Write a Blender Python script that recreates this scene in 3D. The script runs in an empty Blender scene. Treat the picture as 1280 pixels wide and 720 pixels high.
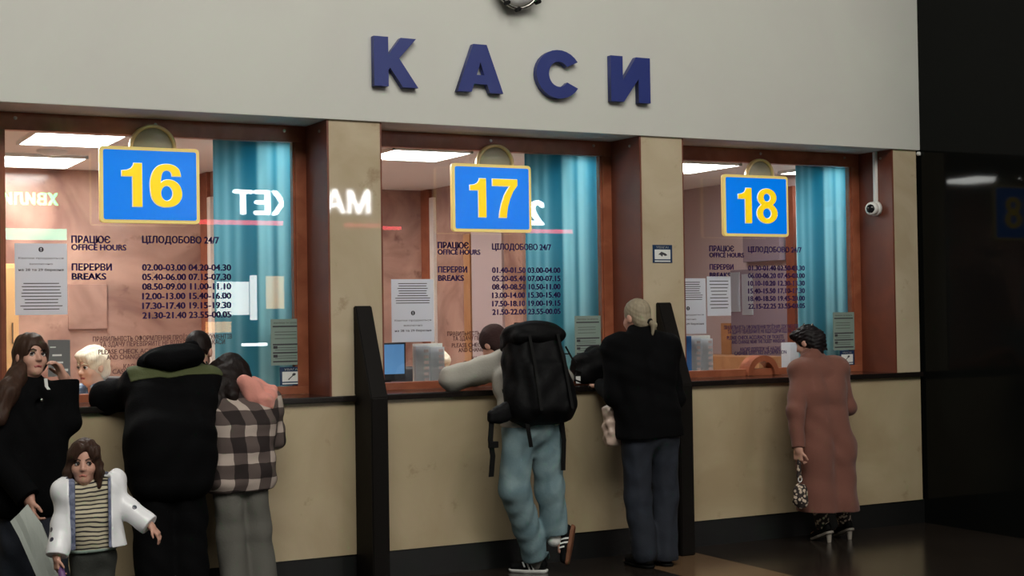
import bpy, bmesh, math, random
import numpy as np
from mathutils import Matrix, Vector
random.seed(7)
C = bpy.context.scene.collection
SC = bpy.context.scene

# ------------------------------------------------------------------ camera
F_PX, YAW, PITCH, ROLL = 1823.69, 0.489435, 0.018628, -0.015109
CAM = np.array([-3.2461, -8.4816, 1.65])
_cy, _sy, _cp, _sp = math.cos(YAW), math.sin(YAW), math.cos(PITCH), math.sin(PITCH)
_r = np.array([_cy, -_sy, 0.0]); FW = np.array([_sy*_cp, _cy*_cp, _sp]); _u = np.cross(_r, FW)
RT = math.cos(ROLL)*_r + math.sin(ROLL)*_u
UP = -math.sin(ROLL)*_r + math.cos(ROLL)*_u
cam_d = bpy.data.cameras.new('camera'); cam = bpy.data.objects.new('camera', cam_d); C.objects.link(cam)
cam_d.sensor_width = 36.0; cam_d.lens = F_PX*36.0/1280.0; cam_d.clip_end = 200
cam.matrix_world = Matrix(((RT[0], UP[0], -FW[0], CAM[0]), (RT[1], UP[1], -FW[1], CAM[1]), (RT[2], UP[2], -FW[2], CAM[2]), (0, 0, 0, 1)))
SC.camera = cam

def at(x, y, Y):
    """photo pixel -> point on the vertical plane Y (metres)"""
    d = FW + (x-640)/F_PX*RT + (360-y)/F_PX*UP
    return CAM + (Y-CAM[1])/d[1]*d
def atz(x, y, Z=0.0):
    d = FW + (x-640)/F_PX*RT + (360-y)/F_PX*UP
    return CAM + (Z-CAM[2])/d[2]*d
def atx(x, y, X):
    d = FW + (x-640)/F_PX*RT + (360-y)/F_PX*UP
    return CAM + (X-CAM[0])/d[0]*d

# ------------------------------------------------------------------ light
W = bpy.data.worlds.new('hall_ambient'); SC.world = W; W.use_nodes = True
W.node_tree.nodes['Background'].inputs[0].default_value = (0.93, 1.0, 0.93, 1)
W.node_tree.nodes['Background'].inputs[1].default_value = 0.06
def area(name, loc, target, sx, sy, power, col):
    d = bpy.data.lights.new(name, 'AREA'); d.shape = 'RECTANGLE'; d.size = sx; d.size_y = sy; d.energy = power; d.color = col
    o = bpy.data.objects.new(name, d); C.objects.link(o); o.location = loc
    o.rotation_euler = (Vector(target)-Vector(loc)).to_track_quat('-Z', 'Y').to_euler(); return o
area('hall_ceiling_light', (-1.5, -8.5, 8.5), (0.6, 0.0, 2.9), 8.0, 4.0, 700, (1.0, 0.97, 0.89))
area('hall_ceiling_light', (6.0, -13.0, 8.5), (2.5, 0.0, 2.6), 5.0, 4.0, 200, (1.0, 0.93, 0.85))
SC.view_settings.view_transform = 'Standard'; SC.view_settings.look = 'None'
SC.view_settings.exposure = 0.0; SC.view_settings.gamma = 1.0; SC.view_settings.use_curve_mapping = False
SC.cycles.max_bounces = 8; SC.cycles.transparent_max_bounces = 24; SC.cycles.use_denoising = True
SC.cycles.sample_clamp_indirect = 6.0

# ------------------------------------------------------------------ materials
def newmat(name):
    m = bpy.data.materials.new(name); m.use_nodes = True
    nt = m.node_tree; return m, nt, nt.nodes['Principled BSDF']
def L(nt, a, b): nt.links.new(a, b)
def N(nt, t, **kw):
    n = nt.nodes.new(t)
    for k, v in kw.items(): setattr(n, k, v)
    return n
def srgb(r, g, b):
    f = lambda c: (c/255/12.92 if c/255 <= .04045 else ((c/255+.055)/1.055)**2.4)
    return (f(r), f(g), f(b), 1)
def mat(name, col, rough=.6, metal=0., spec=.5, em=None, ems=0., bump=None, var=None, sheen=0.):
    m, nt, b = newmat(name)
    b.inputs['Base Color'].default_value = col; b.inputs['Roughness'].default_value = rough
    b.inputs['Metallic'].default_value = metal; b.inputs['Specular IOR Level'].default_value = spec
    if sheen: b.inputs['Sheen Weight'].default_value = sheen
    if em: b.inputs['Emission Color'].default_value = em; b.inputs['Emission Strength'].default_value = ems
    if bump or var:
        tc = N(nt, 'ShaderNodeTexCoord')
    if bump:
        n = N(nt, 'ShaderNodeTexNoise'); n.inputs['Scale'].default_value = bump[0]; n.inputs['Detail'].default_value = 4
        bp = N(nt, 'ShaderNodeBump'); bp.inputs['Strength'].default_value = bump[1]; bp.inputs['Distance'].default_value = .01
        L(nt, tc.outputs['Object'], n.inputs['Vector']); L(nt, n.outputs['Fac'], bp.inputs['Height']); L(nt, bp.outputs['Normal'], b.inputs['Normal'])
    if var:                                            # (scale, second colour, low, high)
        n = N(nt, 'ShaderNodeTexNoise'); n.inputs['Scale'].default_value = var[0]; n.inputs['Detail'].default_value = 6
        n.inputs['Distortion'].default_value = .8
        mr = N(nt, 'ShaderNodeMapRange'); mr.inputs[1].default_value = var[2]; mr.inputs[2].default_value = var[3]
        mx = N(nt, 'ShaderNodeMix', data_type='RGBA'); mx.inputs[6].default_value = col; mx.inputs[7].default_value = var[1]
        L(nt, tc.outputs['Object'], n.inputs['Vector']); L(nt, n.outputs['Fac'], mr.inputs[0]); L(nt, mr.outputs[0], mx.inputs[0]); L(nt, mx.outputs[2], b.inputs['Base Color'])
    return m
def marble(name, c1, c2, c3, rough, scale, vein, stain=None):
    m, nt, b = newmat(name); b.inputs['Roughness'].default_value = rough
    tc = N(nt, 'ShaderNodeTexCoord')
    n1 = N(nt, 'ShaderNodeTexNoise'); n1.inputs['Scale'].default_value = scale; n1.inputs['Detail'].default_value = 8; n1.inputs['Distortion'].default_value = 1.5
    n2 = N(nt, 'ShaderNodeTexNoise'); n2.inputs['Scale'].default_value = vein; n2.inputs['Detail'].default_value = 10; n2.inputs['Roughness'].default_value = .65
    r1 = N(nt, 'ShaderNodeValToRGB'); r1.color_ramp.elements[0].position = .35; r1.color_ramp.elements[1].position = .65
    r1.color_ramp.elements[0].color = c1; r1.color_ramp.elements[1].color = c2
    mr = N(nt, 'ShaderNodeMapRange'); mr.inputs[1].default_value = .60; mr.inputs[2].default_value = .74
    mx = N(nt, 'ShaderNodeMix', data_type='RGBA'); mx.inputs[7].default_value = c3
    for n in (n1, n2): L(nt, tc.outputs['Object'], n.inputs['Vector'])
    L(nt, n1.outputs['Fac'], r1.inputs[0]); L(nt, n2.outputs['Fac'], mr.inputs[0]); L(nt, mr.outputs[0], mx.inputs[0]); L(nt, r1.outputs[0], mx.inputs[6])
    L(nt, mx.outputs[2], b.inputs['Base Color']); return m

M = {}
M['plaster'] = mat('painted_plaster', (.66, .665, .61, 1), .55, bump=(2.5, .03), var=(1.2, (.63, .62, .58, 1), .3, .7))
M['tan'] = marble('beige_marble', srgb(202, 186, 160), srgb(186, 168, 140), srgb(158, 134, 108), .025, 1.6, 5); M['tan'].node_tree.nodes['Principled BSDF'].inputs['Specular IOR Level'].default_value = .3
M['tan_panel'] = marble('beige_marble_panel', srgb(188, 171, 140), srgb(172, 153, 122), srgb(140, 118, 88), .3, 1.1, 4)
M['granite'] = mat('black_granite', (.005, .0055, .005, 1), .06, spec=.10)
M['kick'] = mat('dark_stone_base', (.005, .005, .005, 1), .5)
M['ledge'] = mat('polished_dark_ledge', (.012, .009, .008, 1), .15, spec=.6)
M['fin'] = mat('dark_brown_fin', (.0055, .004, .0032, 1), .6, spec=.15)
M['wood'] = mat('brown_window_wood', srgb(164, 96, 68), .35, bump=(14, .05), var=(6, srgb(140, 76, 52), .35, .65))
M['jamb'] = mat('red_brown_panel', srgb(118, 62, 42), .45, var=(3, srgb(104, 54, 38), .35, .65))
M['bolt'] = mat('steel_bolt', (.5, .45, .4, 1), .3, 1.0)
M['gold'] = mat('brass_rim', (.92, .76, .44, 1), .35, .35)
M['lens'] = mat('grey_lens', (.50, .48, .38, 1), .2, spec=.5)
M['black'] = mat('black_fabric', (.0025, .0025, .003, 1), .9, bump=(90, .25), spec=.10)
M['black2'] = mat('black_nylon', (.0025, .0025, .003, 1), .65, bump=(30, .35), spec=.16)
M['darktrim'] = mat('black_rubber', (.004, .004, .004, 1), .6, spec=.15)
M['olive'] = mat('olive_fabric', srgb(74, 80, 46), .85, bump=(80, .2))
M['pink'] = mat('pink_fleece', srgb(226, 152, 138), .9, bump=(80, .2), sheen=.2)
M['greyhood'] = mat('light_grey_jersey', srgb(176, 172, 162), .9, bump=(80, .2))
M['jeans'] = mat('washed_blue_denim', srgb(104, 130, 138), .85, bump=(120, .2), var=(5, srgb(142, 164, 168), .42, .75))
M['darkjeans'] = mat('dark_blue_denim', srgb(25, 30, 41), .85, bump=(120, .2), var=(5, srgb(40, 47, 60), .45, .8))
M['greypants'] = mat('grey_trousers', srgb(96, 94, 88), .9, bump=(90, .2))
M['darkpants'] = mat('dark_trousers', srgb(52, 54, 50), .9, bump=(90, .2))
M['coat'] = mat('reddish_brown_wool', srgb(118, 74, 62), .9, bump=(110, .2), sheen=.15)
M['white_cloth'] = mat('white_sheet', srgb(205, 212, 204), .7, bump=(9, .25))
M['skin'] = mat('skin', srgb(206, 156, 136), .5, bump=(40, .03))
M['skin_light'] = mat('skin_pale', srgb(222, 180, 158), .5)
M['skin_scalp'] = mat('skin_short_hair', srgb(120, 92, 78), .7)
M['lip'] = mat('lips', srgb(168, 88, 84), .4)
M['lip_soft'] = mat('child_lips', srgb(184, 116, 102), .45)
M['eyewhite'] = mat('eye_white', (.7, .68, .66, 1), .2)
M['iris'] = mat('iris', (.02, .012, .01, 1), .1)
def hairmat(name, c1, c2, sc=60):
    m, nt, b = newmat(name); b.inputs['Roughness'].default_value = .55; b.inputs['Specular IOR Level'].default_value = .22
    tc = N(nt, 'ShaderNodeTexCoord'); mp = N(nt, 'ShaderNodeMapping'); mp.inputs['Scale'].default_value = (sc, sc, sc*.12)
    n = N(nt, 'ShaderNodeTexNoise'); n.inputs['Scale'].default_value = 1; n.inputs['Detail'].default_value = 4
    mx = N(nt, 'ShaderNodeMix', data_type='RGBA'); mx.inputs[6].default_value = c1; mx.inputs[7].default_value = c2
    bp = N(nt, 'ShaderNodeBump'); bp.inputs['Strength'].default_value = .6; bp.inputs['Distance'].default_value = .006
    L(nt, tc.outputs['Object'], mp.inputs[0]); L(nt, mp.outputs[0], n.inputs['Vector']); L(nt, n.outputs['Fac'], mx.inputs[0]); L(nt, n.outputs['Fac'], bp.inputs['Height'])
    L(nt, mx.outputs[2], b.inputs['Base Color']); L(nt, bp.outputs[0], b.inputs['Normal']); return m
M['hair_brown'] = hairmat('brown_hair', srgb(40, 27, 21), srgb(76, 53, 42))
M['hair_dark'] = hairmat('dark_brown_hair', srgb(16, 11, 10), srgb(34, 23, 20))
M['hair_black'] = hairmat('black_hair', srgb(14, 10, 12), srgb(32, 26, 28))
M['hair_grey'] = hairmat('grey_hair', srgb(128, 116, 96), srgb(176, 164, 140), 90)
M['hair_white'] = hairmat('white_hair', srgb(225, 212, 190), srgb(250, 240, 220), 90)
M['beanie'] = mat('dark_maroon_knit', srgb(52, 30, 28), .95, bump=(70, .5))
M['blue'] = mat('sign_blue', srgb(0, 112, 214), .25, em=srgb(0, 116, 226), ems=.6)
M['yellow'] = mat('sign_yellow', srgb(244, 206, 20), .35, em=srgb(244, 206, 20), ems=.55)
M['cream'] = mat('sign_border', srgb(242, 216, 130), .35, em=srgb(242, 214, 124), ems=.28)
M['signwhite'] = mat('sign_outline', srgb(240, 240, 225), .35, em=srgb(240, 240, 225), ems=.4)
M['letter'] = mat('blue_letter_face', srgb(28, 46, 122), .4)
M['vinyl'] = mat('dark_purple_vinyl', srgb(56, 24, 108), .5)
M['vinylsmall'] = mat('brown_vinyl', srgb(96, 58, 60), .5)
M['paper'] = mat('white_paper', srgb(226, 230, 236), .7)
M['paper_grey'] = mat('grey_green_paper', srgb(150, 168, 158), .7)
M['ink'] = mat('print_ink', srgb(62, 60, 66), .7)
M['sticker'] = mat('sticker_navy', srgb(22, 52, 88), .4)
M['white'] = mat('white_plastic', srgb(232, 232, 228), .35)
M['dome'] = mat('camera_lens', (.01, .01, .012, 1), .05)
M['pinkwall'] = marble('pink_marble', srgb(142, 106, 96), srgb(198, 158, 142), srgb(120, 84, 76), .18, 1.3, 4.5)
M['mauve'] = mat('mauve_panel', srgb(190, 172, 172), .3)
M['dark_mauve'] = mat('dark_mauve_panel', srgb(128, 112, 122), .3)
M['ceil'] = mat('booth_ceiling', srgb(236, 228, 222), .6)
M['diff'] = mat('light_diffuser', (1, 1, 1, 1), .5, em=(1.0, .97, .93, 1), ems=26.0)
M['orange'] = mat('orange_wood', srgb(186, 136, 96), .4, var=(5, srgb(164, 114, 76), .3, .7))
M['creamwood'] = mat('cream_cabinet', srgb(226, 176, 120), .5)
M['screen'] = mat('screen', srgb(70, 110, 150), .3, em=srgb(92, 140, 190), ems=.7)
M['plastic_dark'] = mat('dark_plastic', (.02, .022, .03, 1), .4)
M['bluefolder'] = mat('blue_folder', srgb(44, 104, 170), .4)
M['shirtblue'] = mat('blue_shirt', srgb(92, 124, 160), .8, var=(14, srgb(180, 196, 212), .5, .56))
M['lightblue'] = mat('light_blue_shirt', srgb(150, 196, 214), .8)
M['strip'] = mat('white_trim', srgb(232, 222, 214), .4)
M['rug'] = mat('brown_sole', srgb(120, 76, 52), .7)
M['rug2'] = mat('pale_sole', srgb(150, 142, 132), .5)
M['grey'] = mat('grey_board', srgb(112, 112, 112), .5)
M['purple'] = mat('purple_item', srgb(112, 76, 128), .5)
M['clear'] = mat('pinkish_bag', srgb(196, 172, 158), .35)
M['red_em'] = mat('red_tube', (1, .1, .1, 1), .4, em=(1.0, .08, .11, 1), ems=9)
M['white_em'] = mat('lit_letters', (1, 1, 1, 1), .4, em=(1, 1, 1, 1), ems=16)
M['green_em'] = mat('green_letters', (.3, 1, .6, 1), .4, em=(.06, 1, .40, 1), ems=10)
M['mint_em'] = mat('mint_strip', (.5, 1, .8, 1), .4, em=(.10, 1, .72, 1), ems=9)
M['shop_em'] = mat('lit_shop_window', (1, 1, 1, 1), .4, em=(1, .97, .92, 1), ems=10)
M['shop_or'] = mat('lit_orange_shelf', (1, .6, .2, 1), .4, em=(1, .55, .2, 1), ems=6)
M['bulb'] = mat('lamp_glow', (1, 1, 1, 1), .3, em=(1, 1, .97, 1), ems=3)
M['steel'] = mat('brushed_metal', (.35, .34, .31, 1), .25, 1.0)
M['hall'] = mat('far_hall_wall', (.03, .03, .028, 1), .6)

def translucent(key, amount):
    m = M[key]; nt = m.node_tree; bs = nt.nodes['Principled BSDF']; t = N(nt, 'ShaderNodeBsdfTranslucent'); mx = N(nt, 'ShaderNodeMixShader'); mx.inputs[0].default_value = amount
    src = bs.inputs['Base Color']
    if src.is_linked: L(nt, src.links[0].from_socket, t.inputs[0])
    else: t.inputs[0].default_value = src.default_value
    L(nt, bs.outputs[0], mx.inputs[1]); L(nt, t.outputs[0], mx.inputs[2]); L(nt, mx.outputs[0], nt.nodes['Material Output'].inputs[0])
translucent('paper', .7); translucent('paper_grey', .25)
# glass: thin pane, schlick reflection over transparency
m, nt, b = newmat('window_glass'); nt.nodes.remove(b)
lw = N(nt, 'ShaderNodeLayerWeight'); lw.inputs[0].default_value = .5
pw = N(nt, 'ShaderNodeMath', operation='POWER'); pw.inputs[1].default_value = 5
ma = N(nt, 'ShaderNodeMath', operation='MULTIPLY_ADD'); ma.inputs[1].default_value = .95; ma.inputs[2].default_value = .045
tr = N(nt, 'ShaderNodeBsdfTransparent'); tr.inputs[0].default_value = (.965, .985, .98, 1)
gl = N(nt, 'ShaderNodeBsdfGlossy'); gl.inputs['Roughness'].default_value = .0
mx = N(nt, 'ShaderNodeMixShader')
L(nt, lw.outputs['Facing'], pw.inputs[0]); L(nt, pw.outputs[0], ma.inputs[0]); L(nt, ma.outputs[0], mx.inputs[0])
L(nt, tr.outputs[0], mx.inputs[1]); L(nt, gl.outputs[0], mx.inputs[2]); L(nt, mx.outputs[0], nt.nodes['Material Output'].inputs[0]); M['glass'] = m

# teal curtain
m, nt, bs_ = newmat('teal_curtain'); bs_.inputs['Roughness'].default_value = .55
tc = N(nt, 'ShaderNodeTexCoord'); sx = N(nt, 'ShaderNodeSeparateXYZ'); L(nt, tc.outputs['Object'], sx.inputs[0])
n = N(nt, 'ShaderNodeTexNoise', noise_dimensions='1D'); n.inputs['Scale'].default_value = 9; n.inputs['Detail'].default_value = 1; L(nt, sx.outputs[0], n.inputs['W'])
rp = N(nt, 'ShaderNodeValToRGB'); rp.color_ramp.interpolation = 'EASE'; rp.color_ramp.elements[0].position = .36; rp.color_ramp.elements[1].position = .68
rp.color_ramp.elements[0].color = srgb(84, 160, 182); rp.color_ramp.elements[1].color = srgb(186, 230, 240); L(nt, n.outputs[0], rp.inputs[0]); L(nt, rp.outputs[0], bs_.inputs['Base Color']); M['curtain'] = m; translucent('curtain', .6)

def stripe_node(nt, sock, period, duty, off=0.):
    a = N(nt, 'ShaderNodeMath', operation='MULTIPLY_ADD'); a.inputs[1].default_value = 1/period; a.inputs[2].default_value = off+100
    f = N(nt, 'ShaderNodeMath', operation='FRACT'); g = N(nt, 'ShaderNodeMath', operation='LESS_THAN'); g.inputs[1].default_value = duty
    L(nt, sock, a.inputs[0]); L(nt, a.outputs[0], f.inputs[0]); L(nt, f.outputs[0], g.inputs[0]); return g.outputs[0]
def wobble(nt):
    tc = N(nt, 'ShaderNodeTexCoord'); n = N(nt, 'ShaderNodeTexNoise'); n.inputs['Scale'].default_value = 7
    vm = N(nt, 'ShaderNodeVectorMath', operation='MULTIPLY_ADD'); vm.inputs[1].default_value = (.03, .03, .03)
    L(nt, tc.outputs['Object'], n.inputs['Vector']); L(nt, n.outputs['Color'], vm.inputs[0]); L(nt, tc.outputs['Object'], vm.inputs[2])
    return vm.outputs[0]
m, nt, b = newmat('plaid_flannel'); b.inputs['Roughness'].default_value = .9
v = wobble(nt); sx = N(nt, 'ShaderNodeSeparateXYZ'); L(nt, v, sx.inputs[0])
h = N(nt, 'ShaderNodeMath', operation='MULTIPLY_ADD'); h.inputs[1].default_value = .55; L(nt, sx.outputs[1], h.inputs[0]); L(nt, sx.outputs[0], h.inputs[2])
s1 = stripe_node(nt, h.outputs[0], .150, .44, .2); s2 = stripe_node(nt, sx.outputs[2], .150, .44, .35)
ad = N(nt, 'ShaderNodeMath', operation='ADD'); L(nt, s1, ad.inputs[0]); L(nt, s2, ad.inputs[1])
hf = N(nt, 'ShaderNodeMath', operation='MULTIPLY'); hf.inputs[1].default_value = .5; L(nt, ad.outputs[0], hf.inputs[0])
rp = N(nt, 'ShaderNodeValToRGB'); rp.color_ramp.elements[0].color = srgb(38, 28, 27); rp.color_ramp.elements[1].color = srgb(186, 170, 160)
e = rp.color_ramp.elements.new(.5); e.color = srgb(90, 77, 73)
L(nt, hf.outputs[0], rp.inputs[0]); L(nt, rp.outputs[0], b.inputs['Base Color']); M['plaid'] = m
m, nt, b = newmat('striped_knit'); b.inputs['Roughness'].default_value = .9
v = wobble(nt); sx = N(nt, 'ShaderNodeSeparateXYZ'); L(nt, v, sx.inputs[0])
s1 = stripe_node(nt, sx.outputs[2], .0205, .36)
mxn = N(nt, 'ShaderNodeMix', data_type='RGBA'); mxn.inputs[6].default_value = srgb(196, 186, 160); mxn.inputs[7].default_value = srgb(44, 40, 44)
L(nt, s1, mxn.inputs[0]); L(nt, mxn.outputs[2], b.inputs['Base Color']); M['stripes'] = m
m, nt, b = newmat('white_spotted_jacket'); b.inputs['Roughness'].default_value = .3; b.inputs['Sheen Weight'].default_value = .6; b.inputs['Sheen Roughness'].default_value = .3
tc = N(nt, 'ShaderNodeTexCoord'); vo = N(nt, 'ShaderNodeTexVoronoi'); vo.inputs['Scale'].default_value = 11
lt = N(nt, 'ShaderNodeMath', operation='LESS_THAN'); lt.inputs[1].default_value = .13
mxn = N(nt, 'ShaderNodeMix', data_type='RGBA'); mxn.inputs[6].default_value = (.93, .93, .96, 1); mxn.inputs[7].default_value = srgb(60, 60, 80)
L(nt, tc.outputs['Object'], vo.inputs['Vector']); L(nt, vo.outputs['Distance'], lt.inputs[0]); L(nt, lt.outputs[0], mxn.inputs[0]); L(nt, mxn.outputs[2], b.inputs['Base Color']); M['kidjacket'] = m
M['kidlining'] = mat('blue_grey_lining', srgb(92, 98, 124), .8, var=(25, srgb(130, 136, 160), .45, .6))
m, nt, b = newmat('floral_fabric'); b.inputs['Roughness'].default_value = .8
tc = N(nt, 'ShaderNodeTexCoord'); vo = N(nt, 'ShaderNodeTexVoronoi'); vo.inputs['Scale'].default_value = 38
lt = N(nt, 'ShaderNodeMath', operation='LESS_THAN'); lt.inputs[1].default_value = .42
mxn = N(nt, 'ShaderNodeMix', data_type='RGBA'); mxn.inputs[6].default_value = srgb(50, 40, 38); mxn.inputs[7].default_value = srgb(205, 185, 165)
L(nt, tc.outputs['Object'], vo.inputs['Vector']); L(nt, vo.outputs['Distance'], lt.inputs[0]); L(nt, lt.outputs[0], mxn.inputs[0]); L(nt, mxn.outputs[2], b.inputs['Base Color']); M['floral'] = m
# floor: dark polished stone, pale strips running towards the windows
m, nt, b = newmat('polished_floor'); b.inputs['Roughness'].default_value = .18; b.inputs['Specular IOR Level'].default_value = .35
tc = N(nt, 'ShaderNodeTexCoord'); sx = N(nt, 'ShaderNodeSeparateXYZ'); L(nt, tc.outputs['Object'], sx.inputs[0])
n1 = N(nt, 'ShaderNodeTexNoise'); n1.inputs['Scale'].default_value = 3; n1.inputs['Detail'].default_value = 8
L(nt, tc.outputs['Object'], n1.inputs['Vector'])
ra = N(nt, 'ShaderNodeValToRGB'); ra.color_ramp.elements[0].color = (.016, .012, .010, 1); ra.color_ramp.elements[1].color = (.030, .023, .018, 1)
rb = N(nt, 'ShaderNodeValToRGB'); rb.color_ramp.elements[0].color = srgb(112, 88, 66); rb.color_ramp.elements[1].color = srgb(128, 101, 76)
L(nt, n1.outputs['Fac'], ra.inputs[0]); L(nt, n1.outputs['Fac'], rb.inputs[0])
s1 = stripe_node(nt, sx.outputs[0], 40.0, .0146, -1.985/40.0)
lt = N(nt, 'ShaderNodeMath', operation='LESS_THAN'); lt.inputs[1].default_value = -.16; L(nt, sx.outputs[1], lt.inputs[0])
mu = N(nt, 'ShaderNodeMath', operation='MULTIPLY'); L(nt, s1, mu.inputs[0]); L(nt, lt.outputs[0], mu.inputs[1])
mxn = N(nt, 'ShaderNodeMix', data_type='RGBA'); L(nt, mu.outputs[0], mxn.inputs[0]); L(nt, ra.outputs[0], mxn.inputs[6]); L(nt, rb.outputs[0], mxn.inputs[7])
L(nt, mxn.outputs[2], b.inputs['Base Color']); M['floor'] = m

# ------------------------------------------------------------------ mesh helpers
def link(name, me, m, parent=None, smooth=False):
    o = bpy.data.objects.new(name, me); C.objects.link(o)
    if m is not None: me.materials.append(M[m] if isinstance(m, str) else m)
    if parent is not None: o.parent = parent
    if smooth: me.shade_smooth()
    return o
def obj(name, bm, m, parent=None, smooth=False, origin=None):
    me = bpy.data.meshes.new(name)
    off = Vector((0, 0, 0))
    if origin is not None: off = Vector([float(c) for c in origin])
    elif parent is not None: off = Vector(parent.get('base', (0, 0, 0)))
    bmesh.ops.translate(bm, verts=bm.verts, vec=-off)
    bmesh.ops.recalc_face_normals(bm, faces=bm.faces)
    bm.to_mesh(me); bm.free()
    o = link(name, me, m, parent, smooth)
    if parent is None: o.location = off
    o['base'] = tuple(off)
    return o
def tag(o, label, cat, group=None):
    o['label'] = label; o['category'] = cat
    if group: o['group'] = group
    return o
def struct(o, label=None):
    o['kind'] = 'structure'
    if label: o['label'] = label
    return o
def empty(name, loc):
    o = bpy.data.objects.new(name, None); C.objects.link(o); loc = [float(c) for c in loc]
    o.location = loc; o['base'] = tuple(loc); o.empty_display_size = .05; return o
def NB(): return bmesh.new()
def box(bm, x0, x1, y0, y1, z0, z1, bev=0.):
    r = bmesh.ops.create_cube(bm, size=1.0); vs = r['verts']
    bmesh.ops.scale(bm, vec=(x1-x0, y1-y0, z1-z0), verts=vs); bmesh.ops.translate(bm, vec=((x0+x1)/2, (y0+y1)/2, (z0+z1)/2), verts=vs)
    if bev:
        es = list({e for v in vs for e in v.link_edges})
        bmesh.ops.bevel(bm, geom=es, offset=bev, segments=2, affect='EDGES', profile=.7)
    return bm
def BX(*a, **k): return box(NB(), *a, **k)
def frame_of(d):
    d = Vector(d).normalized(); a = Vector((0, 0, 1)) if abs(d.z) < .9 else Vector((1, 0, 0))
    x = a.cross(d).normalized(); return x, d.cross(x), d
def tube(bm, pts, r, seg=10, cap=True):
    rings = []; n = len(pts); pts = [Vector([float(c) for c in p]) for p in pts]
    rs = r if isinstance(r, (list, tuple)) else [r]*n
    for i, p in enumerate(pts):
        d = (pts[min(i+1, n-1)]-pts[max(i-1, 0)]); x, y, _ = frame_of(d)
        rings.append([bm.verts.new(p+(x*math.cos(t)+y*math.sin(t))*rs[i]) for t in [2*math.pi*k/seg for k in range(seg)]])
    for a, b_ in zip(rings[:-1], rings[1:]):
        for k in range(seg): bm.faces.new((a[k], a[(k+1) % seg], b_[(k+1) % seg], b_[k]))
    if cap:
        bm.faces.new(rings[0][::-1]); bm.faces.new(rings[-1])
    return bm
def strap(bm, pts, w, t, wdir):
    """flat webbing band through pts, w wide along wdir"""
    pts = [Vector([float(c) for c in p]) for p in pts]; wd = Vector(wdir).normalized(); rings = []; n = len(pts)
    for i, p in enumerate(pts):
        d = (pts[min(i+1, n-1)]-pts[max(i-1, 0)]).normalized(); nn = d.cross(wd).normalized()
        rings.append([bm.verts.new(p+wd*(sx*w/2)+nn*(sy*t/2)) for sx, sy in ((-1, -1), (1, -1), (1, 1), (-1, 1))])
    for a, b_ in zip(rings[:-1], rings[1:]):
        for k in range(4): bm.faces.new((a[k], a[(k+1) % 4], b_[(k+1) % 4], b_[k]))
    bm.faces.new(rings[0][::-1]); bm.faces.new(rings[-1]); return bm
def lathe(bm, c, axis, prof, seg=32):
    """prof: (radius, height along axis)"""
    x, y, d = frame_of(axis); c = Vector([float(q) for q in c]); rings = []
    for r, h_ in prof:
        if r < 1e-6: rings.append([bm.verts.new(c+d*h_)])
        else: rings.append([bm.verts.new(c+d*h_+(x*math.cos(t)+y*math.sin(t))*r) for t in [2*math.pi*k/seg for k in range(seg)]])
    for a, b_ in zip(rings[:-1], rings[1:]):
        for k in range(seg):
            q = [a[k % len(a)], a[(k+1) % len(a)], b_[(k+1) % len(b_)], b_[k % len(b_)]]
            u = []
            for w in q:
                if w not in u: u.append(w)
            if len(u) > 2:
                try: bm.faces.new(u)
                except ValueError: pass
    return bm
def curve_bm(loops, ext, bev=0.):
    cu = bpy.data.curves.new('shape', 'CURVE'); cu.dimensions = '2D'; cu.fill_mode = 'BOTH'; cu.extrude = ext; cu.bevel_depth = bev
    for lp in loops:
        s = cu.splines.new('POLY'); s.points.add(len(lp)-1); s.use_cyclic_u = True
        for i, (x, y) in enumerate(lp): s.points[i].co = (x, y, 0, 1)
    o = bpy.data.objects.new('shape', cu); C.objects.link(o); me = bpy.data.meshes.new_from_object(o.evaluated_get(bpy.context.evaluated_depsgraph_get()))
    bpy.data.objects.remove(o); bpy.data.curves.remove(cu); bm = NB(); bm.from_mesh(me); bpy.data.meshes.remove(me); return bm
def text_bm(s, ext=.0006, bold=.0, w=None, h=None, align='LEFT', space=1.0, ref=None):
    """text in the local XY plane, scaled so the whole line is w wide and capitals h tall, origin at left baseline"""
    cu = bpy.data.curves.new('lettering', 'FONT'); cu.body = s; cu.size = 1; cu.offset = 0; cu.space_character = space; cu.resolution_u = 3
    o = bpy.data.objects.new('lettering', cu); C.objects.link(o); me = bpy.data.meshes.new_from_object(o.evaluated_get(bpy.context.evaluated_depsgraph_get()))
    bpy.data.objects.remove(o); bpy.data.curves.remove(cu); bm = NB(); bm.from_mesh(me); bpy.data.meshes.remove(me)
    xs = [v.co.x for v in bm.verts]; ys = [v.co.y for v in bm.verts]
    if not xs: return bm
    x0, x1, y1 = min(xs), max(xs), max(ys); cap = .73 if ref is None else ref
    if bold:
        src = bm.copy(); sh = bold*.9; x0 -= sh; x1 += sh
        bmesh.ops.translate(bm, verts=bm.verts, vec=(-sh, 0, 0))
        for k_, (dx, dy) in enumerate(((sh, 0), (0, sh*.5), (0, -sh*.5))):
            c_ = src.copy(); bmesh.ops.translate(c_, verts=c_.verts, vec=(dx, dy, .0)); join(bm, c_)
        src.free()
    for v in bm.verts:
        v.co.x = (v.co.x-x0)/(x1-x0)*w; v.co.y = v.co.y/cap*h; v.co.z = 0
    if align == 'CENTER': bmesh.ops.translate(bm, verts=bm.verts, vec=(-w/2, 0, 0))
    if ext:
        g = bmesh.ops.extrude_face_region(bm, geom=bm.faces[:]); bmesh.ops.translate(bm, vec=(0, 0, ext), verts=[q for q in g['geom'] if isinstance(q, bmesh.types.BMVert)])
    return bm
def stand(bm, p, back=False):
    """local XY -> upright at p facing -Y (or +Y)"""
    s = -1 if back else 1
    for v in bm.verts:
        x, y, z = v.co; v.co = Vector((p[0]+s*x, p[1]-s*z, p[2]+y))
    return bm
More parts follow.
